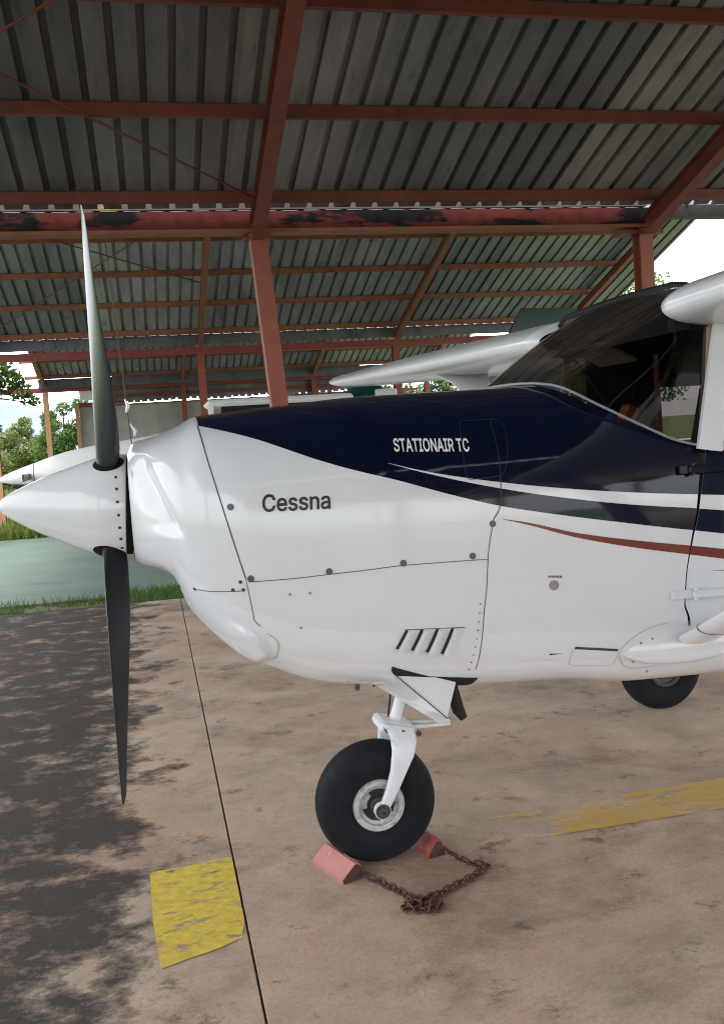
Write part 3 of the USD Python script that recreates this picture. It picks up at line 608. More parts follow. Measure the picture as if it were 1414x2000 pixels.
part(AC, 'panel_seam', strip([(.343, 1.382), (.334, 1.319), (.313, 1.286)], .003, .0022), SEAM)
for (x, z) in [(-.487, 1.377), (-.443, 1.157), (-.209, 1.162), (.018, 1.170), (.237, 1.174), (.307, 1.269)]: stud(x, z, .0105, paint('fastener_metal', (.10, .10, .105), .45, metal=.3), 'fastener')
for (x, z) in [(-.608, 1.124), (-.497, 1.124), (-.467, 1.123), (-.474, 1.148), (-.648, 1.11)]: stud(x, z, .0055, STEEL, 'rivet')
for k in range(9): stud(.255-.002*k, 1.02-.0285*k, .0022, STEEL, 'rivet')
for (x, z) in [(-.33, 1.10), (-.27, 1.10), (-.30, .99), (-.13, .76)]: stud(x, z, .004, DRAIN, 'rivet')
part(AC, 'access_hatch', strip([(.258, 1.592), (.38, 1.588), (.39, 1.56), (.362, 1.43), (.34, 1.415), (.245, 1.41), (.235, 1.44), (.25, 1.58), (.258, 1.592)], .002, .0022, 90), paint('navy_edge', (.018, .022, .045), .3))
tx = meshkit.text_mesh('Cessna', .049, .001, bold=True); w = tx.bounds[1][0]
part(AC, 'lettering', decal(tx, -.3985, 1.357, .207/w, -.003/w*1.0, .07, 1.0), TEXT, label='black lettering on the white cowling side')
tx = meshkit.text_mesh('STATIONAIR TC', .0385, .001, bold=True); w = tx.bounds[1][0]
part(AC, 'lettering', decal(tx, .022, 1.511, .238/w, -.0148/w, .06, 1.0, .0026), TEXTW, label='white lettering on the navy cowling top')
stud(.499, 1.058, .0165, DRAIN, 'drain_cap')
for k, wd in enumerate((.007, .007, .007, .007, .007)): part(AC, 'small_print', decal(bbox(0, wd, 0, .007, 0, .001), .481+k*.0095, 1.084-.001*k, 1, 0, 0, 1), DKRED)
# arc around the chin bulge
part(AC, 'panel_seam', strip([(-.400, .972), (-.376, .955), (-.364, .926), (-.369, .883), (-.392, .868)], .0022, .0013), paint('faint_seam', (.32, .32, .32), .6))
part(AC, 'panel_seam', strip([(-.438, 1.021), (-.42, 1.0)], .002, .0013), SEAM)
# louvres
SLOT = paint('louvre_shadow', (.03, .03, .031), .8)
for k in range(4):
    a = k/4; b = a+.25
    tl_ = np.array([.016, .957])+a*np.array([.192, -.009]); bl_ = np.array([-.012, .896])+a*np.array([.192, -.041])
    tr_ = np.array([.016, .957])+b*np.array([.192, -.009]); br_ = np.array([-.012, .896])+b*np.array([.192, -.041])
    def q(f, g, off):
        t0, b0 = tl_+(tr_-tl_)*f, bl_+(br_-bl_)*f; t1, b1_ = tl_+(tr_-tl_)*g, bl_+(br_-bl_)*g
        A = [at(*(b0+(t0-b0)*s), off[0]) for s in np.linspace(0, 1, 5)]; B = [at(*(b1_+(t1-b1_)*s), off[1]) for s in np.linspace(0, 1, 5)]
        return A, B
    A, B = q(.04, .25, (.0016, .0016)); part(AC, 'louvre_slot', grid(np.array([A, B])), SLOT)
    prof = [q(f, f, (o, o))[0] for f, o in ((.20, .0125), (.30, .0155), (.45, .0140), (.66, .0085), (.84, .0035), (.97, .0012))]
    part(AC, 'louvre', grid(np.array([prof[0]]+prof)), WHITE, True)
    part(AC, 'louvre_end', grid(np.array([[at(*(bl_+(br_-bl_)*f), o), at(*(bl_+(br_-bl_)*f), .0012)] for f, o in ((.20, .0125), (.45, .0140), (.97, .0012))])), WHITE)
part(AC, 'panel_seam', strip([(.016, .9585), (.208, .9495)], .0025, .0014), SEAM)
# scoop with small hatch under the cabin
part(AC, 'scoop_slot', cat_([strip([(.582, .838), (.735, .813)], .009, .0016)]), STEEL)
part(AC, 'small_hatch', strip([(.575, .832), (.578, .776), (.735, .753), (.738, .808)], .0018, .0014), paint('faint_seam2', (.42, .41, .40), .6))
# cowl flap
A_, B_, C_, D_, E_ = [np.array(p) for p in ((-.030, -.402, .826), (-.016, -.20, .706), (.203, -.25, .550), (.182, -.37, .614), (.208, -.40, .739))]
G_ = np.array((.235, -.20, .70))
def plate(pts, th, n):
    pts = np.array(pts); n = np.array(n, float); n /= np.linalg.norm(n); return trimesh.convex.convex_hull(np.vstack([pts, pts-n*th]))
n1 = np.cross(D_-A_, B_-A_); n1 = n1 if n1[1] < 0 else -n1
cf = thing_cf = fresh(AC, 'cowl_flap'); usdkit.mesh(stage, cf, plate([A_, B_, C_, D_], .006, n1), WHITE)
n2 = np.cross(D_-A_, E_-A_); n2 = n2 if n2[1] < 0 else -n2
part(cf, 'side_gusset', plate([A_+n2/np.linalg.norm(n2)*.001+[.008, 0, 0], D_+[0, 0, .004], E_], .005, n2), WHITE)
part(cf, 'edge_joint', rod(A_-[0, .002, .002], D_-[0, .002, .001], .0022, 6), SEAM)
part(AC, 'cowl_opening', fpanel(-.012, .285, lambda x: t_of(x, np.interp(x, [-.012, .0, .208, .212, .285], [.812, .79, .705, .675, .672])), lambda x: t_of(x, np.interp(x, [-.02, .0, .12, .285], [.835, .822, .772, .748])), 40, 8, off=.0014), VOID)
part(AC, 'flap_hinge', rod(A_+[-.008, -.003, .002], B_+[-.008, -.003, .0], .0042, 6), BLACK)
part(AC, 'exhaust_pipe', tube([(.22, -.24, .78), (.24, -.25, .68), (.258, -.255, .60), (.275, -.26, .57)], [.022, .022, .022, .014], 12), paint('sooty_exhaust', (.02, .013, .012), .8))
part(AC, 'breather_tube', tube([(.045, -.18, .72), (.035, -.18, .64), (.025, -.18, .585)], .0032, 6), BLACK)
part(AC, 'drain_nipple', tube([(-.075, -.20, .76), (-.085, -.21, .70)], [.011, .008], 8), STEEL)
# spinner and propeller
sa = np.array([-1, 0, .079]); sa /= np.linalg.norm(sa); so = np.array([-.802, 0, 1.375])
prof = [(0, .176), (.02, .1775), (.06, .1735), (.108, .1605), (.18, .133), (.245, .1065), (.31, .077), (.36, .050), (.392, .029), (.407, .014), (.412, .0)]
ps = PI(*np.array(prof).T); sx_ = np.concatenate([np.linspace(0, .38, 30), np.linspace(.385, .412, 12)])
pr = fresh(AC, 'propeller'); usdkit.mesh(stage, pr, lathe([(-.004, .150), (-.002, .172)]+[(s, float(max(ps(s), 0))) for s in sx_], 72, so, sa), WHITE, True)
stage.GetPrimAtPath(pr).SetCustomDataByKey('label', 'white pointed spinner with three dark blades')
part(pr, 'back_gap', lathe([(-.022, .0), (-.022, .163), (-.004, .163)], 48, so, sa), VOID)
for k in range(26):
    a = 2*math.pi*k/26+.1; n_ = np.array([0, math.cos(a), math.sin(a)]); c = so+sa*.022+n_*.1772; part(pr, 'spinner_screw', disc(c, n_, .0052, 10, .002), STEEL)
hub = np.array([-.852, 0, 1.394])
RR_ = np.array([.10, .17, .22, .333, .465, .60, .73, .85, .93, .975, 1.0])
CH = np.array([.074, .078, .088, .115, .126, .120, .106, .084, .066, .05, .02]); BE = np.radians([62, 62, 56, 39, 29, 23, 18.5, 15.5, 14, 13, 12]); THK = np.array([.066, .060, .050, .032, .022, .017, .013, .009, .006, .004, .002])
blade_n = 22
for kb, ang in enumerate((-60, 60, 180)):
    ra = np.array([0, -math.cos(math.radians(ang)), -math.sin(math.radians(ang))]); tg = np.cross(np.array([-1, 0, 0]), ra)*1.0
    # turning to the right as seen from the cabin: upper blade moves towards +y
    if kb == 0 and tg[1] < 0: tg = -tg
    if kb == 1 and tg[1] > 0: tg = -tg
    if kb == 2: tg = np.array([0, 0, -1.])
    rows = []
    for r_b, c_, be, th_ in zip(RR_, CH, BE, THK):
        wx = c_*math.sin(be); xl = -.889+.031*r_b
        ctr = hub+ra*r_b; ctr[0] = xl+wx/2+.014*(ra[2]*r_b)
        cd = -math.sin(be)*np.array([1., 0, 0])+math.cos(be)*tg; nd = math.cos(be)*np.array([-1., 0, 0])-math.sin(be)*tg
        if nd[0] > 0: nd = -nd
        a = np.linspace(0, 2*math.pi, blade_n+1); u = np.cos(a)*.5; wv = np.sin(a)*.5
        up_ = np.where(wv > 0, wv*1.25, wv*.5) if r_b > .25 else wv
        rows.append([ctr+cd*c_*uu+nd*th_*w_ for uu, w_ in zip(u, up_)])
    rows.append([np.mean(rows[-1], 0)]*(blade_n+1)); rows = np.array(rows); hm = blade_n//2+1
    inner = rows.mean(1, keepdims=True)
    def half(P):
        g = grid(P); c0 = g.triangles_center-np.repeat(inner[:-1, 0], P.shape[1]-1, 0)[np.concatenate([np.arange((len(P)-1)*(P.shape[1]-1))]*2)]
        if (c0*g.face_normals).sum() < 0: g.invert()
        return g
    bp = fresh(pr, 'blade'); usdkit.mesh(stage, bp, half(rows[:, :hm]), BLADE, True)
    tag(stage.GetPrimAtPath(bp), ('upper blade, grey and glossy towards the tip', 'lower blade, dark in the shade', 'third blade, hidden on the far side')[kb])
    part(pr, 'blade_back', half(rows[:, hm-1:]), BLADEB, True)
    e1 = ra-sa*(ra@sa); e1 /= np.linalg.norm(e1); e2 = np.cross(sa, e1); rows = []
    for q in (1.0, .8, .55, .3, .05):
        row = []
        for b in np.linspace(0, 2*math.pi, 33):
            ss_, tn = .056+.050*q*math.cos(b), .047*q*math.sin(b); rr_ = float(ps(ss_))+.0012; ph = tn/rr_
            row.append(so+sa*ss_+rr_*(e1*math.cos(ph)+e2*math.sin(ph)))
        rows.append(row)
    part(pr, 'blade_seal', grid(np.array(rows)), BLACK, True)
# nose gear
ng = fresh(AC, 'nose_gear'); oleo = rod((.088, 0, .50), (.17, 0, .74), .021, 16); usdkit.mesh(stage, ng, oleo, paint('gear_white', (.78, .78, .78), .3), 40)
GW = paint('gear_paint', (.70, .72, .75), .38, noise=.08, nscale=20, dirt=(.4, .37, .33), dscale=24, dlo=.6, dhi=.8)
part(ng, 'strut_sleeve', rod((.125, 0, .60), (.19, 0, .80), .034, 18), GW, 40)
part(ng, 'fork_crown', cat_([rbox((.085, 0, .497), (.135, .13, .042), .012, trimesh.transformations.rotation_matrix(.28, (0, 1, 0)))]), GW)
def forkleg(s):
    rows = []
    for t, (x, z, w_, d_, y_) in enumerate([(.088, .512, .118, .020, .070), (.097, .470, .098, .030, .096), (.090, .42, .080, .034, .106), (.070, .36, .062, .030, .108), (.045, .30, .050, .026, .108), (.020, .25, .044, .022, .108), (.002, .222, .044, .020, .108)]):
        a = np.linspace(0, 2*math.pi, 17)
        rows.append([(x+w_/2*np.sign(math.cos(q))*abs(math.cos(q))**.6, s*(y_+d_/2*np.sign(math.sin(q))*abs(math.sin(q))**.6), z-.28*(w_/2*np.sign(math.cos(q))*abs(math.cos(q))**.6)*(1 if t < 3 else .2)) for q in a])
    g = grid(np.array(rows)); g.merge_vertices(); g.fix_normals()
    e = disc((.001, s*.108, .222), (0, 1, 0), .030, 20, .022); return cat_([g, e])
for s in (-1, 1): part(ng, 'fork_leg', forkleg(s), GW, 40)
part(ng, 'axle_nut', cat_([disc((.001, -.125, .222), (0, 1, 0), .019, 6, .014), disc((.001, -.119, .222), (0, 1, 0), .027, 24, .004)]), STEEL)
part(ng, 'axle_nut', disc((.001, -.1325, .222), (0, 1, 0), .004, 12, .004), VOID)
part(ng, 'torque_link', cat_([rod((.14, -.035, .487), (.30, -.01, .475), .007, 8), rod((.14, .035, .487), (.30, .01, .475), .007, 8), rod((.30, 0, .475), (.19, -.02, .66), .008, 8), disc((.15, -.07, .478), (0, 1, 0), .010, 12, .02)]), GW)
for (x, z) in ((.045, .502), (.098, .490), (.158, .478)): part(ng, 'bolt', disc((x, -.082 if x > .05 else -.078, z), (0, 1, 0), .010, 6, .02), STEEL)
def wheel(par, c, w=.155, R=.2225, rr=.098, rim=None):
    rim = rim or RIM
    t = [(-w*.36, rr-.006), (-w*.47, rr+.02), (-w*.5, rr+.05), (-w*.47, R-.045), (-w*.40, R-.020), (-w*.28, R-.006)]
    pts = t+[(-w*.16, R-.001), (-w*.13, R), (-w*.125, R-.005), (-w*.105, R-.005), (-w*.10, R+.0005), (-w*.02, R+.001), (-w*.015, R-.005), (w*.015, R-.005), (w*.02, R+.001), (w*.10, R+.0005), (w*.105, R-.005), (w*.125, R-.005), (w*.13, R)]+[(-a, b) for a, b in t[::-1]][0:]
    ty = lathe(pts, 72, c, (0, 1, 0)); part(par, 'tyre', ty, RUBBER, 35)
    for s in (-1, 1):
        o = lambda q: [(s*a, b) for a, b in q]
        part(par, 'rim', lathe(o([(w*.33, .060), (w*.345, .0725), (w*.43, .0745), (w*.455, .080), (w*.45, .092), (w*.40, .0965), (w*.36, rr)]), 56, c, (0, 1, 0)), rim, 35)
        part(par, 'wheel_well', lathe(o([(w*.30, .0), (w*.30, .074)]), 40, c, (0, 1, 0)), paint('wheel_shadow', (.02, .02, .021), .6))
        part(par, 'hub', lathe(o([(w*.30, .034), (w*.42, .032), (w*.44, .026), (w*.44, 0)]), 30, c, (0, 1, 0)), STEEL, 35)
        for k in range(3):
            a0 = 2.1*k+2.2; P = [[(c[0]+q*math.cos(a0+b)*1, c[1]+s*w*.33, c[2]+q*math.sin(a0+b)) for b in np.linspace(0, 1.1, 8)] for q in (.043, .060)]
            part(par, 'spoke', grid(np.array(P)), rim if k == 0 else STEEL)
wheel(ng, np.array([0., 0, .222]))
# main gear
for s in (-1, 1):
    mg = fresh(AC, 'main_gear'); leg = [(1.80, s*.42, .70), (1.84, s*.75, .52), (1.87, s*1.12, .24)]
    usdkit.mesh(stage, mg, tube(leg, [.045, .04, .03], 12), WHITE, 40); wheel(mg, np.array([1.885, s*1.23, .214]), rim=STEEL)
# wings and struts
def naca(n=34, t=.12, m_=.02, p_=.4):
    b = np.linspace(0, math.pi, n); x = (1-np.cos(b))/2; yt = 5*t*(.2969*np.sqrt(x)-.126*x-.3516*x**2+.2843*x**3-.1036*x**4)
    yc = np.where(x < p_, m_/p_**2*(2*p_*x-x*x), m_/(1-p_)**2*((1-2*p_)+2*p_*x-x*x))
    return np.concatenate([np.stack([x, yc+yt], 1)[::-1], np.stack([x, yc-yt], 1)[1:]])
NA = naca()
def wing(s):
    rows = []
    for y, xle, zle, ch, k in ((.50, .950, 1.915, 1.60, 0), (.53, .922, 1.918, 1.63, 1), (.58, .915, 1.922, 1.63, 1), (2.9, .93, 1.992, 1.63, 1), (5.30, .965, 2.066, 1.14, 1), (5.40, .975, 2.070, 1.10, .9), (5.46, .995, 2.072, 1.03, .62), (5.49, 1.03, 2.073, .9, .2)):
        th = math.radians(1.5); u, w_ = NA[:, 0]*ch, NA[:, 1]*ch*max(k, .75 if y < .52 else k)
        rows.append(np.stack([xle+u*math.cos(th)+w_*math.sin(th), np.full(len(u), s*y), zle+w_*math.cos(th)-u*math.sin(th)], 1))
    R0 = rows[-1].mean(0); rows.append(np.repeat(R0[None], len(NA), 0))
    return grid(np.array(rows), flip=s < 0)
for s in (1, -1):
    wg = fresh(AC, 'wing'); usdkit.mesh(stage, wg, wing(s), WHITE, True)
    part(wg, 'air_vent', disc((.934, s*.70, 1.925), (-.95, 0, .2), .014, 4, .02), DRAIN)
    part(wg, 'landing_light', disc((.921, s*1.9, 1.962), (-1, 0, .1), .03, 16, .012), DRAIN) if False else None
    # strut: aerofoil section, widening into a fairing under the wing
    f0, f1 = np.array([.985, s*.59, .845]), np.array([1.34, s*2.46, 1.965]); rows = []
    for t, ch, tk, dx in ((0, .15, .05, 0), (.15, .15, .05, 0), (.6, .15, .046, 0), (.8, .17, .048, -.02), (.9, .25, .055, -.075), (.96, .36, .07, -.15), (1.02, .50, .10, -.25)):
        c = f0+t*(f1-f0); b = np.linspace(0, 2*math.pi, 25); rows.append(np.stack([c[0]+dx*.6+ch*.5*np.cos(b), c[1]+tk*.5*np.sin(b)*.6, c[2]+tk*.5*np.sin(b)*.8], 1))
    st = part(AC, 'wing_strut', grid(np.array(rows)), WHITE, True)
    part(st, 'end_collar', grid(np.array([np.stack([c_[0]+.079*np.cos(b), c_[1]+.030*np.sin(b)*.6, c_[2]+.030*np.sin(b)*.8], 1) for c_ in (f0+.045*(f1-f0), f0+.047*(f1-f0))])), SEAM)
    # fairing at the foot: half a teardrop lying on the skin, nose forward
    rows = []
    for t, rz_, ry_ in ((0, .003, .002), (.03, .018, .012), (.10, .036, .026), (.22, .054, .044), (.40, .066, .060), (.60, .070, .072), (.80, .068, .076), (.95, .058, .066), (1.0, .046, .05)):
        x_ = .752+t*.40; zc_ = .803+.018*t; y_ = float(at(min(x_, 1.3), zc_)[1])+.012
        b = np.linspace(0, 2*math.pi, 25); rows.append(np.stack([np.full(25, x_), -s*(y_*1.0+ry_*(-np.cos(b)*.9+.0)), zc_+rz_*np.sin(b)], 1))
    rows.append(np.repeat(rows[-1].mean(0)[None], 25, 0))
    sf = part(AC, 'strut_fairing', grid(np.array(rows), flip=s < 0), WHITE, True)
    if s < 0:
        for px_, pz_ in ((.80, .842), (.83, .861), (.79, .775), (.845, .745)): part(sf, 'screw', disc(at(px_, pz_, .03 if px_ > .8 else .016)+[0, -.004, 0], (0, -1, 0), .004, 8, .004), DRAIN)
        part(AC, 'panel_seam', strip([(.90, .735), (.82, .728), (.76, .765), (.742, .803), (.77, .845), (.83, .88), (.90, .893)], .0024, .0014), paint('fairing_edge', (.40, .39, .38), .6))
# cabin: roof, windscreen, posts, windows, interior
part(AC, 'cabin_roof', cat_([grid(np.array([[(x, y, z-.10*(abs(y)/.56)**3) for y in np.linspace(-.56, .56, 15)] for x, z in ((1.035, 2.004), (1.08, 2.018), (1.3, 2.04), (1.9, 2.05), (2.9, 1.93))]))]), WHITE, 40)
part(AC, 'roof_liner', bbox(1.08, 2.9, -.53, .53, 1.862, 1.93), INTER)
part(AC, 'headliner', bbox(1.02, 2.9, -.53, .53, 1.845, 1.858), INTER)
ns = 41; S = np.linspace(-1, 1, ns)
bx = [(-1, 1.035, -.545, 1.468), (-.86, .961, -.538, 1.487), (-.72, .864, -.526, 1.533), (-.58, .775, -.503, 1.583), (-.45, .707, -.468, 1.626), (-.34, .653, -.415, 1.669), (-.26, .624, -.35, 1.694), (-.17, .575, -.23, 1.711), (0, .55, 0, 1.715)]
bx = np.array(bx+[(-a, x, -y, z) for a, x, y, z in bx[-2::-1]])
tx_ = np.array([(-1, 1.085, -.54, 1.84), (-.75, 1.06, -.535, 1.955), (-.45, 1.04, -.42, 2.0), (0, 1.035, 0, 2.010), (.45, 1.05, .42, 2.004), (.75, 1.06, .535, 1.955), (1, 1.085, .54, 1.84)])
BQ = np.stack([PI(bx[:, 0], bx[:, k])(S) for k in (1, 2, 3)], 1); TQ = np.stack([PI(tx_[:, 0], tx_[:, k])(S) for k in (1, 2, 3)], 1)
V_ = np.linspace(0, 1, 15); WS = BQ[:, None]+(TQ-BQ)[:, None]*V_[None, :, None]
bul = (np.sin(np.pi*V_)*.018)[None, :]*(1-.6*np.abs(S))[:, None]
WS[..., 0] -= bul*.8; WS[..., 2] += bul*.6; WS[..., 1] += bul*np.sign(S)[:, None]*np.abs(S)[:, None]*1.2
ws = part(AC, 'windscreen', grid(WS), GLASS, True)
part(ws, 'lower_trim', tube(BQ, .0045, 6), paint('trim_grey', (.25, .26, .30), .4))
part(ws, 'upper_trim', tube(TQ+[0, 0, .004], .010, 6), BLACK)
for s in (-1, 1):
    part(AC, 'windscreen_post', tube([(1.05, s*.542, 1.455), (1.07, s*.542, 1.65), (1.095, s*.535, 1.87)], .020, 8), TAN)
    part(AC, 'cabin_post', rbox((1.98, s*.545, 1.66), (.09, .03, .42), .008), WHITE)
    part(AC, 'cabin_wall', bbox(2.55, 2.9, s*.54-.012, s*.54+.012, 1.45, 1.9), WHITE)
part(AC, 'side_window', bbox(1.10, 1.94, .538, .543, 1.46, 1.86), GLASS); part(AC, 'side_window', bbox(2.02, 2.55, .538, .543, 1.46, 1.86), GLASS); part(AC, 'side_window', bbox(2.02, 2.55, -.543, -.538, 1.46, 1.86), GLASS)
part(AC, 'cabin_floor', bbox(.5, 2.9, -.5, .5, .82, .84), INTER); part(AC, 'cabin_bulkhead', bbox(2.88, 2.9, -.5, .5, .8, 1.9), INTER)
part(AC, 'firewall', bbox(.40, .42, -.40, .40, .8, 1.6), INTER)
part(AC, 'window_curtain', cat_([rbox((1.20+.055*k, .524+.006*(k%2), 1.665), (.058, .012, .39), .004) for k in range(6)]+[rbox((1.555+.058*k, .524+.006*(k%2), 1.78), (.06, .012, .17), .004) for k in range(7)]), SEATM)
part(AC, 'instrument_panel', rbox((1.0, 0, 1.30), (.06, .90, .30), .02), BLACK)
part(AC, 'glare_shield', cat_([grid(np.array([[(x, y, z-.05*(abs(y)/.5)**3) for y in np.linspace(-.40, .40, 11)] for x, z in ((.64, 1.655), (.75, 1.59), (.9, 1.51), (1.0, 1.47), (1.0, 1.44))]))]), INTER, True)
part(AC, 'inner_wall', cat_([bbox(.42, 2.9, .50, .512, .84, 1.44), bbox(1.95, 2.9, -.512, -.50, .84, 1.44)]), INTER)
for sx0, sy0, n0 in ((1.60, -.26, 0), (1.60, .26, 0), (2.42, -.26, 1), (2.42, .26, 1)):
    s_ = fresh(AC, 'seat'); tlt = trimesh.transformations.rotation_matrix(.22, (0, 1, 0))
    usdkit.mesh(stage, s_, rbox((sx0-.18, sy0, 1.08), (.46, .44, .13), .04), SEATM)
    part(s_, 'seat_back', rbox((sx0+.06, sy0, 1.40), (.10, .43, .62), .035, tlt), SEATM); part(s_, 'head_rest', rbox((sx0+.16, sy0, 1.72), (.08, .26, .17), .03, tlt), SEATM)
part(AC, 'orange_vest', rbox((1.30, .40, 1.56), (.10, .05, .13), .02, trimesh.transformations.rotation_matrix(.5, (0, 1, 0))), ORANGE)
part(AC, 'sun_visor', rbox((1.10, .22, 1.83), (.16, .30, .015), .006, trimesh.transformations.rotation_matrix(.5, (0, 1, 0))), TAN)
part(AC, 'cabin_frame_tube', tube([(1.09, .50, 1.86), (1.28, .52, 1.62), (1.36, .52, 1.46)], .009, 6), STEEL)
# door, ajar, hinged at its front edge
HG = np.array([.985, -.556]); DA = math.radians(-13)
def swing(m):
    m = tm(m).copy(); v = m.vertices-[*HG, 0]; c, s = math.cos(DA), math.sin(DA)
    m.vertices = np.stack([c*v[:, 0]-s*v[:, 1], s*v[:, 0]+c*v[:, 1], v[:, 2]], 1)+[*HG, 0]; return m
dp = fresh(AC, 'door'); usdkit.mesh(stage, dp, swing(fpanel(lambda z: door(z)+.004, 1.94, DB, tmax, 16, 40)), WHITE, True)
dband = lambda a, b: fpanel(lambda z: door(z)+.004, 1.38, lambda x: t_of(x, z_of(a)(np.minimum(x, 1.39))), (lambda x: t_of(x, z_of(b)(np.minimum(x, 1.39)))) if b else tmax, 14, 10, off=.0014)
part(dp, 'navy_top', swing(dband(whiteup, None)), NAVY, True); part(dp, 'navy_band', swing(dband(navylow, whitelo)), NAVY, True); part(dp, 'red_stripe', swing(dband(redlo, redup)), REDP, True)
part(dp, 'window_frame', swing(cat_([sweep(rect(.078, .022), (1.055, -.552, 1.45), (1.125, -.545, 1.86), (0, 1, 0)), bbox(1.12, 1.92, -.556, -.534, 1.82, 1.87), bbox(1.86, 1.93, -.556, -.534, 1.45, 1.84), bbox(1.06, 1.93, -.558, -.54, 1.448, 1.468)])), WHITE)
part(dp, 'window_pane', swing(bbox(1.10, 1.87, -.549, -.545, 1.46, 1.84)), GLASS)
part(dp, 'inner_panel', swing(bbox(1.03, 1.92, -.53, -.52, .84, 1.44)), INTER)
part(dp, 'seal', swing(sweep(rect(.010, .02), (1.106, -.556, 1.45), (1.176, -.549, 1.85), (0, 1, 0))), SEAM)
part(dp, 'black_swoosh', swing(fpanel(1.05, 1.4, lambda x: t_of(x, 1.057-.03*(x-1.05)-.03*(x-1.05)), lambda x: t_of(x, 1.058-.03*(x-1.05)), 8, 3, off=.0014)), NAVY)
for z, mt, nm in ((1.392, NAVY, 'upper'), (.985, WHITE, 'lower')):
    h_ = fresh(AC, 'door_hinge'); x0 = .955 if nm == 'upper' else .912
    usdkit.mesh(stage, h_, rbox((x0+.03, -.563, z), (.075, .010, .030), .003), mt)
    part(h_, 'hinge_arm', swing(rbox((1.08, -.572, z), (.20, .014, .026), .005)), mt); part(h_, 'hinge_pin', rod((.99, -.570, z-.02), (.99, -.570, z+.02), .008, 10), mt)

# ------------------------------------------------------------------ chocks and chain
def chock(name, label, c, rot, L_, a, mat=CHOCK):
    t = thing(name, label, 'wheel chock', loc=(*c, 0), rotz=rot)
    part(t, 'block', trimesh.convex.convex_hull(np.array([(sx*L_/2, y, z) for sx in (-1, 1) for y, z in a])), mat)
    part(t, 'end_plate', trimesh.convex.convex_hull(np.array([(sx_*(L_/2+dx_), y*.93, max(z*.95, .002)) for dx_ in (.0, .003) for y, z in a for sx_ in ((1,) if rot < 0 else (-1,))])), CHOCKD)
    return t
chock('wheel_chock', 'faded red wooden chock in front of the nose wheel', (-.165, -.05), -71, .215, [(-.042, 0), (.044, 0), (.047, .018), (.028, .058), (.012, .061), (-.044, .016)])
chock('wheel_chock', 'small red chock behind the nose wheel with yellow foot', (.188, .0), 103, .15, [(-.034, 0), (.036, 0), (.036, .016), (-.002, .062), (-.018, .060), (-.034, .022)], CHOCKR)
def chain(path, link, rw, seed, mound):
    r = np.random.default_rng(seed); t = thing('chain', 'rusty chain lying in a loop between the two wheel chocks', 'chain')
    p = np.array(path, float); s = np.concatenate([[0], np.cumsum(np.linalg.norm(np.diff(p, axis=0), axis=1))]); n = int(s[-1]/(link*.72))
    pos = [np.array([np.interp(k*link*.72, s, p[:, j]) for j in range(3)]) for k in range(n)]
    def one(c, d, roll, tilt):
        a = np.linspace(0, 2*math.pi, 12, endpoint=False); h = link*.5-link*.28
        q = [(math.cos(x)*link*.28+np.sign(math.cos(x))*h, math.sin(x)*link*.28, 0) for x in a]
        m = tube(q, rw, 5, True); m.apply_transform(trimesh.transformations.rotation_matrix(roll, (1, 0, 0))); m.apply_transform(trimesh.transformations.rotation_matrix(tilt, (0, 1, 0)))
        m.apply_transform(trimesh.transformations.rotation_matrix(math.atan2(d[1], d[0]), (0, 0, 1))); m.apply_translation(c); 
        m.apply_translation((0, 0, max(0, .001-m.bounds[0][2]))); return m
    for k in range(n):
        d = pos[min(k+1, n-1)]-pos[max(k-1, 0)]
        part(t, 'link', one(pos[k]+[0, 0, rw+.002], d, (.25 if k % 2 else 1.25)+r.normal()*.15, r.normal()*.1), RUST, True)
    for k in range(26):
        a = r.uniform(0, 6.28); q = r.uniform(0, 1)**.5
        c = np.array(mound)+[q*.065*math.cos(a), q*.045*math.sin(a), .006+.03*(1-q)*r.random()]
        b = r.uniform(0, 6.28); part(t, 'link', one(c, (math.cos(b), math.sin(b)), r.uniform(0, 1.5), r.normal()*.3), RUST, True)
chain([(-.10, -.14, .02), (-.06, -.19, .004), (-.01, -.28, .004), (.03, -.36, .004), (.055, -.395, .004), (.10, -.375, .004), (.18, -.33, .004), (.26, -.29, .004), (.325, -.245, .004), (.345, -.215, .004), (.30, -.19, .004), (.27, -.15, .004), (.25, -.08, .01), (.235, -.05, .02)], .036, .0042, 3, (.055, -.41, 0))

# ------------------------------------------------------------------ second aircraft, parked between the farther columns
B2 = thing('low_wing_aircraft', 'white low-wing aircraft with dark green tail fin parked behind the nearest one', 'aircraft')
def ring(x, hw, zb, zt, n=2.3, k=29, y0=11.0):
    a = np.linspace(0, 2*math.pi, k); zc, h = (zb+zt)/2, (zt-zb)/2
    return np.column_stack([np.full(k, x), y0+hw*np.sign(np.cos(a))*np.abs(np.cos(a))**(2/n), zc+h*np.sign(np.sin(a))*np.abs(np.sin(a))**(2/n)])
part(B2, 'spinner', grid(np.array([ring(x, r, z-r*.9, z+r*.9, 2) for x, r, z in ((-2.86, .002, 1.22), (-2.83, .04, 1.225), (-2.72, .085, 1.235), (-2.55, .14, 1.25), (-2.36, .19, 1.265))])), OLDW, True)
part(B2, 'cowling', grid(np.array([ring(-2.35, .19, 1.09, 1.437), ring(-2.2, .27, 1.0, 1.49), ring(-1.9, .37, .88, 1.575), ring(-1.4, .44, .74, 1.655), ring(-.7, .48, .66, 1.73), ring(.0, .5, .64, 1.86)])), OLDW, True)
part(B2, 'intake', grid(np.array([ring(-2.66, .13, 1.09, 1.15), ring(-2.2, .24, 1.02, 1.12)])), VOID)
part(B2, 'fuselage', grid(np.array([ring(0., .5, .64, 1.86), ring(.6, .52, .62, 1.90), ring(2.3, .5, .66, 1.95), ring(3.2, .42, .74, 1.98), ring(4.6, .28, .95, 1.92), ring(6.0, .10, 1.2, 1.75)])), OLDW, True)
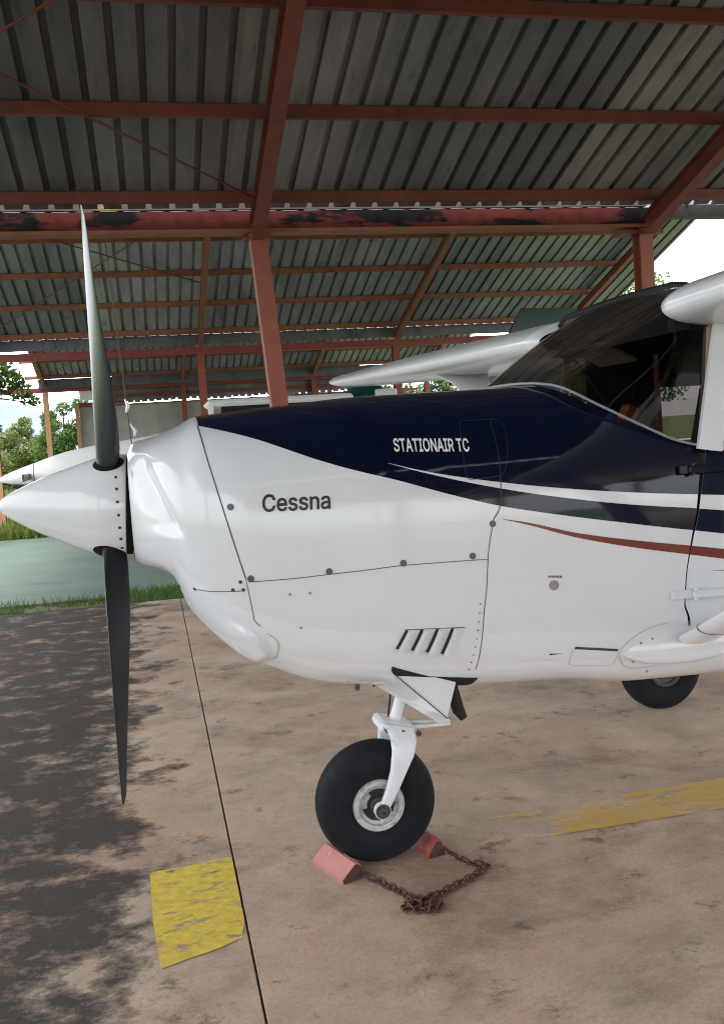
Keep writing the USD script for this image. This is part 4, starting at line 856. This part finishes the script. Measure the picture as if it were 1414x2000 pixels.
part(B2, 'windscreen', grid(np.array([[(-.25, y, 1.84) for y in np.linspace(10.6, 11.4, 6)], [(.18, y, 2.10) for y in np.linspace(10.62, 11.38, 6)]])), GLASS)
part(B2, 'cabin_roof', rbox((1.25, 11, 2.145), (2.2, .84, .10), .04), OLDW)
part(B2, 'side_window', bbox(.35, 2.0, 10.55, 10.56, 1.90, 2.09), VOID)
for x in (.20, 1.1, 2.1): part(B2, 'window_post', rbox((x, 10.56, 2.0), (.08, .03, .26), .008), OLDW)
part(B2, 'fairing', grid(np.array([ring(2.25, .42, 1.8, 2.17), ring(2.5, .42, 1.8, 2.36), ring(2.75, .40, 1.8, 2.36), ring(3.1, .34, 1.8, 2.15), ring(3.5, .25, 1.8, 2.0)])), GREEN, True)
part(B2, 'rear_window', rbox((2.85, 10.57, 2.12), (.34, .03, .22), .02), SILVER)
part(B2, 'fin', trimesh.convex.convex_hull(np.array([(x, 11+y, z) for x, z, w_ in ((4.7, 2.35, .05), (5.28, 3.42, .03), (6.25, 3.40, .02), (5.9, 1.7, .04), (4.4, 1.9, .06)) for y in (-w_, w_)])), GREEN)
part(B2, 'tailplane', rbox((5.6, 11, 1.75), (.8, 3.0, .06), .02), GREEN)
part(B2, 'wing', rbox((.95, 11, .98), (1.6, 9.0, .16), .06), OLDW)
for y in (10.1, 11.9):
    lg = part(B2, 'landing_gear', rod((.35, y, .95), (.35, y, .25), .05, 10), OLDW); part(lg, 'tyre', lathe([(-.08, .12), (-.09, .2), (-.06, .26), (0, .27), (.06, .26), (.09, .2), (.08, .12)], 30, (.35, y, .19), (0, 1, 0)), RUBBER, True)
for s in (-1, 1): part(B2, 'blade', rbox((-2.42, 11+.5*s, 1.25), (.03, .7, .10), .01), BLADE)
# hooks hanging on a wire by the far wall
hk = thing('hanging_wire', 'thin wire with two bright fittings hanging beside the upper propeller blade', 'wire')
part(hk, 'wire', rod((-.86, 6.2, 1.2), (-.97, 6.2, 3.55), .006, 6), STEEL)
for z, k in ((1.98, 0), (1.74, 1)): part(hk, 'fitting', tube([(-.905+.06*k, 6.19, z-.06), (-.885+.05*k, 6.19, z), (-.91+.03*k, 6.19, z+.07)], [.012, .018, .008], 8), GLINT, True)
